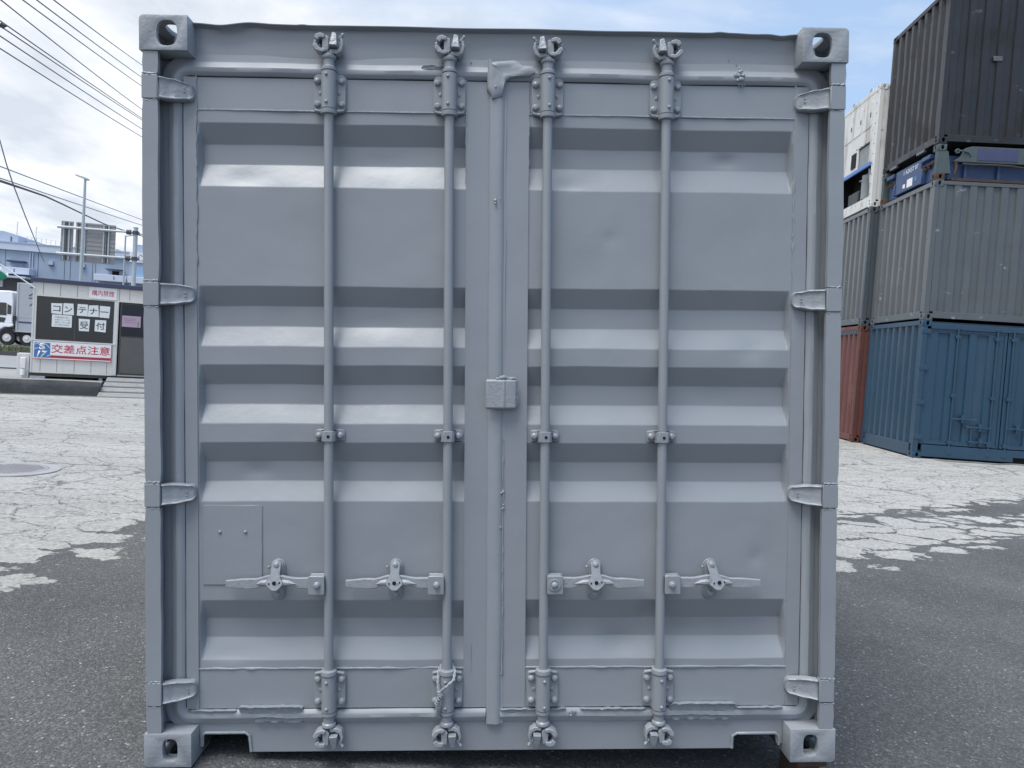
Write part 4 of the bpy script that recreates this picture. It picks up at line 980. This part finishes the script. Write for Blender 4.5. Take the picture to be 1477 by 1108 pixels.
MB().box(-.004, .0118, 1.12, 1.40, 1.12, 1.46).build('vent_window', M['void'], tr)
MB().box(-.03, .011, .20, 2.24, .94, 1.02).build('blue_stripe', M['royal'] if False else mat('bright_blue_trim', (.10, .20, .50), .5), tr, bevel=.004)
q = MB(); q.cyl((.22, .80, .32), (.22, .80, .86), .15, n=20); q.cyl((.22, .80, .86), (.22, .80, .92), .11, .05, n=20); q.build('compressor', M['machinery'], tr, smooth=40)
MB().box(.12, .40, 1.15, 1.75, .27, .60).build('control_box', M['galvdark'], tr, bevel=.02)
MB().tube([(.08, .25, .30), (.08, .45, .92)], .025, 8).tube([(.15, 1.0, .3), (.15, 1.0, .8), (.2, 1.3, .85)], .02, 8).build('pipe', M['galv'], tr, smooth=60)
for (y0, y1) in ((.36, .86), (.92, 1.42), (1.48, 1.98)):
    h_ = MB().prism([(a, b) for a, b in rrect(y0, y1, 1.84, 2.42, .05)], .0, .0118, 'x').build('hatch', M['white'], tr, bevel=.003)
    MB().box(-.006, -.0002, y0+.04, y0+.09, 2.06, 2.16).build('hatch_latch', M['galvdark'], h_)
for y in (.55, 1.55):
    q = MB(); q.tube([(.03, y-.09, 2.56), (.03, y-.09, 2.68), (.03, y-.04, 2.73), (.03, y+.04, 2.73), (.03, y+.09, 2.68), (.03, y+.09, 2.56)], .014, 8)
    q.build('lifting_ring', M['galv'], tr, smooth=60)
q = MB()
for z in [.3+.22*k for k in range(11)]: q.sphere((.0105, .14, z), .012, n=8)
for y in (.60, .85, 1.1): q.box(.004, .0115, y, y+.05, 1.515, 1.535)
q.build('rivet_row', M['galvdark'], tr)

# ------------------------------------------------------------------ SITE HUT ON THE LEFT
H0 = .418
hm = frame((-9.405, 15.167), HD, H0)
Ht = thing('site_hut', 'small cream prefabricated reception hut with navy roof edge and notices in its window', 'hut', mtx=hm)
HWid, HDep = 3.7, 2.3
m = MB(); m.cur = 0
m.box(0, .082, 0, .05, .0, 2.075); m.box(.0821, 1.664, 0, .05, 1.765, 2.075); m.box(.0821, 1.664, 0, .05, .0, .755); m.box(1.6641, 1.76, 0, .05, 0, 2.075)
m.box(1.7601, 2.72, 0, .05, 1.765, 2.075); m.box(2.7201, HWid, 0, .05, 0, 2.075)
m.box(0, .05, .0501, HDep, 0, 2.075); m.box(HWid-.05, HWid, .0501, HDep, 0, 2.075); m.box(.0501, HWid-.0501, HDep-.05, HDep, 0, 2.075)
m.build('wall', M['hutwall'], Ht)
m = MB()
for x in (.204, .547, .888, 1.228, 1.76, 1.98, 2.32, 2.66, 3.0, 3.34): m.box(x-.004, x+.004, -.002, .0, 1.80, 2.075)
for x in (.201, .533, .885, 1.231, 1.56): m.box(x-.004, x+.004, -.002, .0, .03, .31)
m.build('panel_joint', M['brown'], Ht)
MB().box(-.05, HWid+.05, -.06, HDep+.06, 2.0755, 2.175).build('roof', M['hutroof'], Ht, bevel=.006)
MB().box(-.02, HWid, .02, HDep, -.075, -.001).build('floor_frame', M['brown'], Ht)
MB().box(.0, .035, -.012, -.001, 0, 2.07).box(1.665, 1.745, -.012, -.001, 0.02, 1.77).box(.0, 1.72, -.03, -.0005, .735, .765).build('corner_trim', M['huttrim'], Ht)
wn = MB().box(.082, 1.664, .012, .035, .765, 1.762).build('window', M['film'], Ht)
MB().box(.080, 1.666, .002, .0118, 1.735, 1.764).box(.080, 1.666, .002, .0118, .757, .79).box(.08, .105, .002, .0118, .79, 1.735).box(1.64, 1.666, .002, .0118, .79, 1.735).box(.845, .885, .002, .0118, .79, 1.735).build('window_frame', M['brown'], wn)
MB().box(.106, .844, .009, .0115, .791, 1.734).box(.886, 1.639, .009, .0115, .791, 1.734).build('pane', M['glass'], wn)
dr = MB().box(1.79, 2.70, .012, .035, .03, 1.75).build('door', M['brown'], Ht)
MB().box(1.83, 2.66, .006, .0115, .97, 1.72).build('pane', mat('dark_door_glass', (.006, .007, .014), .08, rvar=.01), dr)
MB().box(1.83, 2.66, .006, .0115, .07, .93).build('door_panel', mat('grey_door_panel', (.10, .10, .098), .6, var=.1), dr)
MB().box(1.78, 2.70, -.02, .0, .0, .03).build('door_sill', M['alu'], Ht)
for b_ in ((.0, .30, .02, .30), (1.40, 1.47, .05, .12), (3.2, 3.5, .06, .30), (.1, .4, 1.9, 2.2)): MB().box(*b_, -.135, -.0755).build('foot', M['galv'], Ht)
def hsheet(x0, x1, z0, z1, m_, name, label, cat, group=None, y=.0):
    e = thing(name, label, cat, group, mtx=hm @ Matrix.Translation(((x0+x1)/2, y, (z0+z1)/2)))
    w_, h_ = x1-x0, z1-z0
    random.seed(int(x0*1000)); j = lambda: random.uniform(-.012, .012) if group else 0
    pts = [(-w_/2+j(), -h_/2+j()), (w_/2+j(), -h_/2+j()), (w_/2+j(), h_/2+j()), (-w_/2+j(), h_/2+j())]
    MB().prism(pts, -.0015, .0015).build('sheet', m_, e); return e, w_, h_
GW = 'handwritten sheets taped inside the hut window'
for (x0, x1, z0, z1, ch, w_, h_) in ((.376, .592, 1.38, 1.63, 'コ', .15, .125), (.610, .823, 1.38, 1.63, 'ン', .15, .14), (.894, 1.111, 1.377, 1.642, 'テ', .16, .14), (1.123, 1.337, 1.366, 1.639, 'ナ', .16, .15), (1.348, 1.57, 1.368, 1.643, 'ー', .17, .022),
                             (.939, 1.161, 1.028, 1.298, '受', .17, .18), (1.276, 1.506, 1.027, 1.309, '付', .18, .17)):
    e, _, _ = hsheet(x0, x1, z0, z1, M['paper'], 'window_sheet', f'white sheet bearing the large character {ch} in the hut window', 'paper sheet', GW, .004)
    put_text(ch, w_, h_, M['ink'], e, (0, -.0025, -.005), bold=.008)
e, w_, h_ = hsheet(.395, .798, 1.079, 1.36, M['paper'], 'notice', 'wide white notice with four lines of small writing low in the hut window', 'notice', None, .004)
for k, s_ in enumerate(('作業時間８時～', '９時から１７時', '構内への入場', '必ず受付を通す')): put_text(s_, .30, .036, M['inkgrey'], e, (.01, -.0025, .085-k*.058))
e, w_, h_ = hsheet(1.838, 2.239, 1.186, 1.452, M['pink'], 'door_notice', 'pale pink notice behind the glass of the hut door', 'notice', None, .002)
MB().box(.14, .155, -.003, -.0016, -.11, -.0).box(-.16, .10, -.0028, -.0016, .06, .066).box(-.16, .08, -.0028, -.0016, .02, .026).box(-.16, .1, -.0028, -.0016, -.03, -.024).build('print', M['ink'], e)
e, w_, h_ = hsheet(1.126, 1.706, 1.797, 2.072, M['signwhite'], 'no_smoking_sign', 'white sign with small red characters at the top of the hut wall', 'sign', None, -.016)
put_text('構内禁煙', .47, .13, M['redink'], e, (0, -.003, 0), bold=.005)
e, w_, h_ = hsheet(.050, 1.650, .318, .724, M['signwhite'], 'crossing_sign', 'long white and red warning sign with blue emblem below the hut window', 'sign', None, -.034)
q = MB().box(-.775, -.46, -.005, -.0016, -.165, .175).build('emblem', M['signblue'], e)
put_text('S', .13, .15, M['signwhite'], q, (-.617, -.006, .09), bold=.04)
put_text('17', .22, .15, M['signwhite'], q, (-.617, -.006, -.085), shear=.3, bold=.04)
q2 = MB()
for (a, b) in (((-.775, .13), (-.68, .165)), ((-.55, .15), (-.465, .06)), ((-.775, .03), (-.70, .05)), ((-.52, -.13), (-.46, -.10))):
    d = Vector((b[0]-a[0], 0, b[1]-a[1])).normalized(); n_ = Vector((-d.z, 0, d.x))*.006
    q2.prism([(a[0]-n_.x, a[1]-n_.z), (b[0]-n_.x, b[1]-n_.z), (b[0]+n_.x, b[1]+n_.z), (a[0]+n_.x, a[1]+n_.z)], -.0065, -.0055)
q2.box(-.622, -.612, -.0065, -.0055, .0, .175); q2.build('emblem_stroke', M['signwhite'], q)
put_text('交差点注意', 1.20, .205, M['redink'], e, (.165, -.003, .055), bold=.009)
MB().box(-.455, .785, -.004, -.0016, -.165, -.105).build('red_bar', M['darkred'], e)
MB().box(-.80, .80, -.003, -.0016, -.2025, -.190).box(.788, .80, -.0032, -.0017, -.19, .20).build('border', M['redink'], e)
# ramp of checker plate up to the hut door
rm = hm @ Matrix.Translation((1.60, -.02, 0))
e = thing('entry_ramp', 'worn checker plate ramp leading up to the hut door', 'ramp', mtx=rm)
L_, DZ = 1.28, -.39
q = MB(); q2 = MB(); nb_ = 4
for k in range(nb_):
    a, b = k/nb_+.045, (k+1)/nb_-.03
    sk0, sk1 = -.13*a, -.13*b
    def P_(u, t_, dz=0): return (u-.13*t_, -L_*t_, DZ*t_+dz+(-.02))
    W_ = 1.35
    q.add([P_(0, a), P_(W_, a), P_(W_, b), P_(0, b), P_(0, a, -.03), P_(W_, a, -.03), P_(W_, b, -.03), P_(0, b, -.03)], [(0,1,2,3),(7,6,5,4),(0,4,5,1),(1,5,6,2),(2,6,7,3),(3,7,4,0)])
    for i in range(34):
        u = .02+i*.039
        for (t0, t1) in ((a+.02, (a+b)/2-.01), ((a+b)/2+.01, b-.02)):
            q2.add([P_(u, t0, .001), P_(u+.020, t0, .001), P_(u+.020, t1, .001), P_(u, t1, .001), P_(u, t0, .009), P_(u+.020, t0, .009), P_(u+.020, t1, .009), P_(u, t1, .009)], [(0,3,2,1),(4,5,6,7),(0,1,5,4),(1,2,6,5),(2,3,7,6),(3,0,4,7)])
q.build('deck_plate', M['steelplate'], e, smooth=0); q2.build('tread_rib', M['steelplate'], e, smooth=0)
q = MB()
for u in (.02, .65, 1.30): q.add([(u, 0, -.06), (u+.04, 0, -.06), (u+.04-.13, -L_, DZ-.052), (u-.13, -L_, DZ-.052), (u, 0, -.16), (u+.04, 0, -.16), (u+.04-.13, -L_, DZ-.056), (u-.13, -L_, DZ-.056)], [(0,1,2,3),(7,6,5,4),(0,4,5,1),(1,5,6,2),(2,6,7,3),(3,7,4,0)])
q.build('ramp_beam', M['brown'], e, smooth=0)
# utility box at the hut's left flank
e = thing('utility_box', 'white utility meter box against the left end of the hut', 'utility box', mtx=hm @ Matrix.Translation((-.17, .1, -.133)))
MB().box(-.10, .14, -.02, .30, .0, .56).build('casing', M['huttrim'], e, bevel=.01)
MB().box(-.02, .08, -.07, -.0205, .22, .47).build('cover', M['signwhite'], e, bevel=.015)
MB().cyl((.03, -.05, .06), (.03, -.05, .19), .05, n=16).build('meter', M['signwhite'], e, bevel=.004)
MB().box(-.16, .16, -.06, .32, -.012, .0).build('base', M['hutwall'], e)
MB().tube([(-.10, .05, .20), (-1.2, .1, .20), (-3, .15, .185), (-6, .3, .19)], .016, 8).build('cable', M['wire'], e, smooth=60)
# flag on the hut's corner
fp0 = hm @ Vector((.05, -.03, 1.93)); 
fA = CAMW+ (right*((12-738.5)/1100)+down*((398-554)/1100)+fwd)*17.0
fB = CAMW+ (right*((-6-738.5)/1100)+down*((377-554)/1100)+fwd)*17.0
e = thing('flag', 'green and white flag drooping on a white stick by the hut roof', 'flag', loc=fp0)
MB().tube([(0, 0, 0), fB-fp0], .014, 8).build('flag_pole', M['flagwhite'], e, smooth=60)
fd = (fB-fA)
q = MB()
def flagp(u, v):
    p = (fA-fp0)+fd*(u*1.1)+Vector((-.30*v, .04*math.sin(v*6+u*4), -.16*v*(1.2-u)))+Vector((0, .05*math.sin(u*9+v*3), 0))
    return tuple(p)
q.grid([i/8 for i in range(9)], [i/12*2.2 for i in range(13)], flagp)
for i in range(len(q.f)): q.mi[i] = 0 if (i//8) in (1, 2, 3, 4, 7, 8) else 1
o = q.build('cloth', [M['flaggreen'], M['flagwhite']], e, smooth=80); sdm = o.modifiers.new('s', 'SOLIDIFY'); sdm.thickness = .004

# ------------------------------------------------------------------ FAR LEFT BACKGROUND
RGT = Vector((.9975, -.0286, 0)); FW = Vector((.031, .9988, 0))
bmx = frame((-53.634, 84.177), (.982003, .1797796), 1.906)
Bd = thing('warehouse', 'long blue grey warehouse with pale parapet and roof parking behind the hut', 'building', mtx=bmx)
MB().box(-30, 13.2, 0, 40, -2.2, 7.74).build('wall', M['bwall'], Bd)
MB().box(-30, 13.2, -.25, 40, 7.745, 8.54).build('parapet', M['bband'], Bd)
MB().box(-30, 13.25, -.32, -.2505, 8.50, 8.62).build('parapet_cap', M['bwall2'], Bd)
MB().box(13.2005, 60, -.6, 40, -2.2, 7.45).build('wing_wall', M['bwall'], Bd)
MB().box(13.2005, 60, -.75, 40, 7.455, 8.55).build('wing_parapet', M['signwhite'], Bd)
MB().box(13.5, 60, 1, 38, 8.555, 9.65).build('roof_storey', M['bwall'], Bd)
put_text('心ビル', 3.4, .78, M['signblue'] if False else mat('dark_blue_lettering', (.015, .03, .25), .5), Bd, (15.55, -.76, 8.0))
MB().prism([(-6, 8.62), (1.1, 8.62), (1.1, 9.50), (-.35, 9.86), (-6, 9.86)], 1.0, 9).build('stair_tower', M['bwall2'], Bd)
MB().box(.35, .45, .95, .999, 8.7, 9.3).build('drain_pipe', M['bdark'], Bd)
MB().prism([(7.5, 8.62), (11.2, 8.62), (11.2, 8.98), (9.4, 9.06), (7.5, 9.06)], 1.5, 9).build('plant_room', M['bwall2'], Bd)
q = MB().prism([(1.12, 8.62), (7.4, 8.62), (7.4, 8.68), (1.12, 9.05)], 3, 9); q.build('roof_ramp', M['bband'], Bd)
q = MB()
for k in range(13):
    x = 1.25+k*.5; zb = 9.05-(x-1.12)*.059
    q.box(x-.02, x+.02, 2.96, 3.0, zb-.05, zb+.62)
for k in (0.3, .6):
    q.tube([(1.2, 2.98, 9.05+k), (7.4, 2.98, 8.68+k)], .018, 6)
q.build('roof_railing', M['galv'], Bd)
for (a, b, za, zb) in ((.742, 2.505, 6.33, 6.54), (10.74, 12.6, 6.33, 6.46), (-6.0, -.25, 6.25, 6.45)):
    MB().box(a, b, -.9, 0, za+.05, zb).build('awning', M['bdark'], Bd)
for (a, b, za, zb, mm) in ((1.144, 1.6, 5.77, 6.3, 'bglass'), (1.62, 2.062, 5.77, 6.3, 'bglass'), (11.26, 12.0, 5.73, 6.3, 'void'), (13.82, 16.6, 5.70, 6.83, 'bglass')):
    y0 = -.62 if a > 13.2 else -.02
    f_ = MB().box(a-.06, b+.06, y0-.02, y0+.0195, za-.06, zb+.06).build('window', M['bwall2'], Bd); MB().box(a, b, y0-.04, y0-.0205, za, zb).build('pane', M[mm], f_)
for (a, b) in ((-3, 3.33), (9.83, 13.15), (13.3, 16.0)): MB().box(a, b, -1.6, -.001 if a < 13.2 else -.601, 5.02, 5.74).build('balcony', M['bband'], Bd, bevel=.03)
for a in (1.83, 11.9): MB().box(a-.03, a+.03, -1.64, -1.601, 5.2, 5.6).build('bracket', M['bdark'], Bd)
for a in (4.95, 8.2): 
    v_ = MB().box(a-.22, a+.22, -.3, 0, 6.42, 6.85).build('vent_hood', M['bwall2'], Bd); MB().box(a-.2, a+.2, -.29, -.02, 6.30, 6.419).build('vent_mouth', M['bdark'], v_)
q = MB()
for x in (2.80, 3.07): q.cyl((x, -.09, -2), (x, -.09, 7.6), .07, n=8)
q.build('downpipe', M['bwall2'], Bd)
q = MB()
for x in (.3, 3.6, 6.3, 6.9, 9.2, 9.5): q.box(x-.02, x+.02, -.02, -.001, -2, 7.73)
q.build('panel_joint', M['bdark'], Bd)
MB().box(-30, 3.0, -.5, -.001, -2.2, 4.55).build('dock_wall', M['dock'], Bd)  # stands for the shaded loading bay, darkened by colour
MB().box(-30, 3.3, -2.5, -.002, 4.56, 4.75).build('canopy', M['bband'], Bd)
q = MB().box(-1.2, .38, -.7, -.5005, 3.55, 4.25).build('wall_sign', M['signwhite'], Bd); MB().box(-.9, .1, -.72, -.7005, 3.7, 4.1).build('sign_print', mat('navy_print', (.03, .03, .16), .5), q)
for (x, zb, zt) in ((1.80, 8.9, 10.95), (4.74, 8.7, 10.6), (5.40, 8.7, 11.38), (10.2, 8.9, 9.8), (-.2, 9.8, 11.3)):
    q = MB().cyl((x, 4, zb), (x, 4, zt), .035, n=8); q.cyl((x, 4, zt), (x+.2, 4, zt+.03), .03, n=6); q.build('roof_lamp', M['galv'], Bd)

# road sign gantry seen from behind
gm = frame((-20.209, 43.178), (.973775, .172018), 0); GZ = 4.27
G = thing('sign_gantry', 'grey roadside gantry holding two road signs seen from behind', 'sign gantry', mtx=gm)
MB().cyl((.05, 0, 0), (.05, 0, GZ+3.3), .13, .12, n=16).cyl((.05, 0, GZ+3.3), (.05, 0, GZ+3.34), .14, n=16).build('pole', M['galv'], G, smooth=50)
for z in (3.0, 1.48):
    MB().cyl((-4.1, -.10, GZ+z-.03), (-.1, -.10, GZ+z+.02), .085, .06, n=12).build('beam', M['galv'], G, smooth=50)
    q = MB().cyl((-.42, -.10, GZ+z+.01), (-.30, -.10, GZ+z+.01), .14, n=12); q.cyl((-.29, -.10, GZ+z+.01), (-.17, -.10, GZ+z+.01), .15, n=12); q.cyl((.05, 0, GZ+z-.10), (.05, 0, GZ+z+.12), .17, n=16); q.box(-.16, .3, -.12, -.05, GZ+z-.05, GZ+z+.05); q.build('clamp', M['galvdark'], G, bevel=.01)
for (a, b) in ((-3.96, -3.31), (-3.18, -1.05)):
    p_ = MB().box(a, b, .06, .09, GZ+1.06, GZ+3.35).build('sign_panel', M['signback'], G)
    q = MB(); k = 9
    for i in range(k+1):
        z = GZ+1.10+i*(2.18/k); q.box(a+.02, b-.02, .025, .0598, z-.018, z+.018)
    q.build('stiffener', M['signback'], p_)
    q = MB()
    for x in ([a+.16, b-.2] if b-a < 1 else [a+.5, b-.62, b-.35]): q.box(x-.035, x+.035, -.02, .0245, GZ+1.1, GZ+3.3)
    q.build('mullion', M['galv'], p_)
    q = MB()
    for x in ([a+.3] if b-a < 1 else [a+.15, b-.45]): q.box(x-.02, x+.02, -.021, .0244, GZ+1.1, GZ+3.3)
    q.build('dark_rail', M['galvdark'], p_)  # narrow dark rails on the back of each sign
# street lamp
e = thing('street_lamp', 'slim grey street lamp post rising behind the hut', 'street lamp', loc=(-18.42, 34.15, 0))
MB().cyl((0, 0, 0), (0, 0, 8.5), .10, .055, n=12).build('post', M['galv'], e, smooth=50)
q = MB().tube([(.12, 0, 8.46), (0, 0, 8.52), (-.2, 0, 8.60), (-.42, 0, 8.66)], .04, 8); q.build('arm', M['galv'], e, smooth=50)
MB().prism([(-.42, 8.62), (-.15, 8.53), (.15, 8.44), (.17, 8.50), (0, 8.60), (-.42, 8.70)], -.10, .10).build('lamp_head', M['galv'], e, bevel=.02)
# distant second lamp arm, near the gantry
e = thing('street_lamp', 'far street lamp with a long arm seen between the sign and the gantry pole', 'street lamp', loc=(-26.6, 58, 0))
MB().cyl((-1.2, 0, 0), (-1.2, 0, 8.9), .09, .06, n=10).build('post', M['galv'], e)
MB().tube([(-1.2, 0, 8.85), (.2, 0, 9.12), (1.1, 0, 9.28)], .05, 8).build('arm', M['galv'], e)
MB().box(.9, 1.7, -.12, .12, 9.25, 9.36).build('lamp_head', M['galv'], e, bevel=.03)

# overhead cables
def P(px, py, d): return CAMW+(right*((px-738.5)/1100)+down*((py-554)/1100)+fwd)*d
cables = [((77.4, 0, 14), (201.3, 91.5, 31)), ((52.8, 0, 14), (202, 110, 31)), ((32.8, 0, 14), (202, 122.5, 31)), ((1.2, 0, 14), (202, 156, 31)), ((0, 30, 14), (202, 169, 31)), ((0, 37.5, 14), (202, 171.5, 31)), ((0, 52, 14), (203, 185, 31)), ((0, 70, 14), (203, 196.6, 31)),
          ((0, 240, 30), (204.6, 317, 66)), ((0, 257, 30), (204.6, 325, 66))]
names = ['uppermost', 'second highest', 'third highest', 'fourth highest', 'fifth highest', 'sixth highest', 'seventh highest', 'lowest of the upper eight']
for k, (a, b) in enumerate(cables):
    A, B_ = P(*a), P(*b); d = B_-A; A2, B2 = A-d*.8, B_+d*.8; pts = []
    for i in range(31):
        t_ = i/30; p = A2.lerp(B2, t_); s_ = (t_*2.6-.8); sag = .10*(s_*(s_-1))*(1.2 if k == 3 else .6); pts.append(p+Vector((0, 0, sag)))
    r_ = .0125 if k < 8 else .026
    o = MB().tube(pts, r_, 6).build('overhead_cable', M['wire'] if k < 8 else M['wirelight'], smooth=60)
    lab = f'{names[k]} thin overhead cable crossing the upper left sky' if k < 8 else ('upper single cable descending just above the street lamp neck' if k == 8 else 'lower faint cable running over the top of the road sign')
    tag(o, lab, 'cable', 'overhead cables at the upper left')
kn = [(0, 261), (30, 271), (65, 283), (91, 295), (120, 309), (150, 323), (180, 333), (206, 341)]
pts = [P(-60, 238, 22)]+[P(x, y, 30+x*.17) for x, y in kn]+[P(300, 366, 80)]
tag(MB().tube(pts, lambda t_: .055-.02*t_, 8).build('overhead_cable', M['wire'], smooth=60), 'thick bundled cable dipping towards the road sign', 'cable', 'overhead cables at the upper left')
pts = [P(-16, 150, 30), P(0, 203.5, 30), P(9, 236, 31), P(19.5, 267.7, 33), P(37, 313, 40), P(57, 362, 60), P(64, 378, 70)]
tag(MB().tube(pts, lambda t_: .02+.012*t_, 6).build('overhead_cable', M['wirelight'], smooth=60), 'steep guy cable crossing the others at the left edge', 'cable', 'overhead cables at the upper left')
tag(MB().lathe([(.03, -.12), (.06, -.10), (.03, -.06), (.06, -.02), (.03, .02), (.06, .06), (.03, .10), (.015, .14)], tuple(P(-1, 36.5, 14)), 'x', 12).build('insulator', M['galvdark'], smooth=60), 'small dark insulator on a cable at the left edge', 'insulator')

# truck
S_ = .836
tm = frame((-25.42, 39.97), (.98282, .141768), .285)
tm = tm @ Matrix.Scale(S_, 4)
Tk = thing('parked_truck', 'white cab truck with grey cargo box parked beyond the hut', 'truck', mtx=tm)
MB().prism([(-2.3, 1.42), (-2.2, 2.6), (-1.9, 3.5), (.12, 3.58), (.28, 3.5), (.35, 2.9), (.37, 1.42)], .05, 2.45).build('cab', M['truckwhite'], Tk, bevel=.06)
MB().prism([(-2.35, .45), (-2.35, 1.415), (.43, 1.415), (.43, 1.30), (.15, 1.20), (-.10, 1.22), (-.42, 1.0), (-.60, .6), (-.62, .45)], .0, 2.5).build('fender', M['truckwhite'], Tk, bevel=.03)
MB().prism([(-1.4, 1.96), (-1.3, 2.78), (-.04, 2.78), (-.02, 1.96)], .03, .049).build('side_window', M['glass'], Tk)
MB().prism([(.02, 2.05), (.02, 2.70), (.26, 2.60), (.26, 2.05)], .035, .0495).build('quarter_window', M['glass'], Tk)
MB().prism([(-1.2, 1.5), (-1.1, 1.88), (-.05, 1.80), (-.15, 1.5)], .03, .0492).build('side_vent', M['glass'], Tk)
MB().box(.36, 9.5, .3, 2.2, .62, .88).build('chassis', M['tyre'], Tk)
bxo = MB().box(.58, 9.6, .0, 2.5, .92, 4.15).build('cargo_box', M['truckbox'], Tk, bevel=.03)
MB().box(.58, 9.6, -.02, -.001, .92, 1.02).box(.58, .68, -.03, -.0011, 1.03, 4.15).box(.7, 9.5, -.015, -.001, 1.88, 1.92).build('box_trim', M['galv'], bxo)
MB().box(.735, 9.4, -.012, -.001, 1.52, 1.62).build('stripe', mat('navy_stripe', (.03, .05, .14), .5), bxo)
put_text('ス', .62, .62, M['hutroof'], bxo, (1.60, -.02, 3.62)); put_text('ア', .62, .55, M['hutroof'], bxo, (1.60, -.02, 2.95))
for x in (.02, 1.23, 6.8, 8.0):
    for yy_ in (.12, 2.10):
        wl = MB().cyl((x, yy_, .50), (x, yy_+.28, .50), .49, n=24).build('wheel', M['tyre'], Tk, bevel=.04)
        MB().lathe([(.27, -.002), (.25, -.03), (.12, .0-.03), (.10, -.08), (0, -.09)], (x, yy_, .50), 'y', 20).build('rim', M['chrome'], wl, smooth=40)
MB().tube([(.50, .0, 1.1), (.45, -.05, 1.75), (.55, -.1, 1.85)], .04, 8).box(.45, .62, -.15, -.05, 1.65, 1.95).build('side_mirror', M['tyre'], Tk)
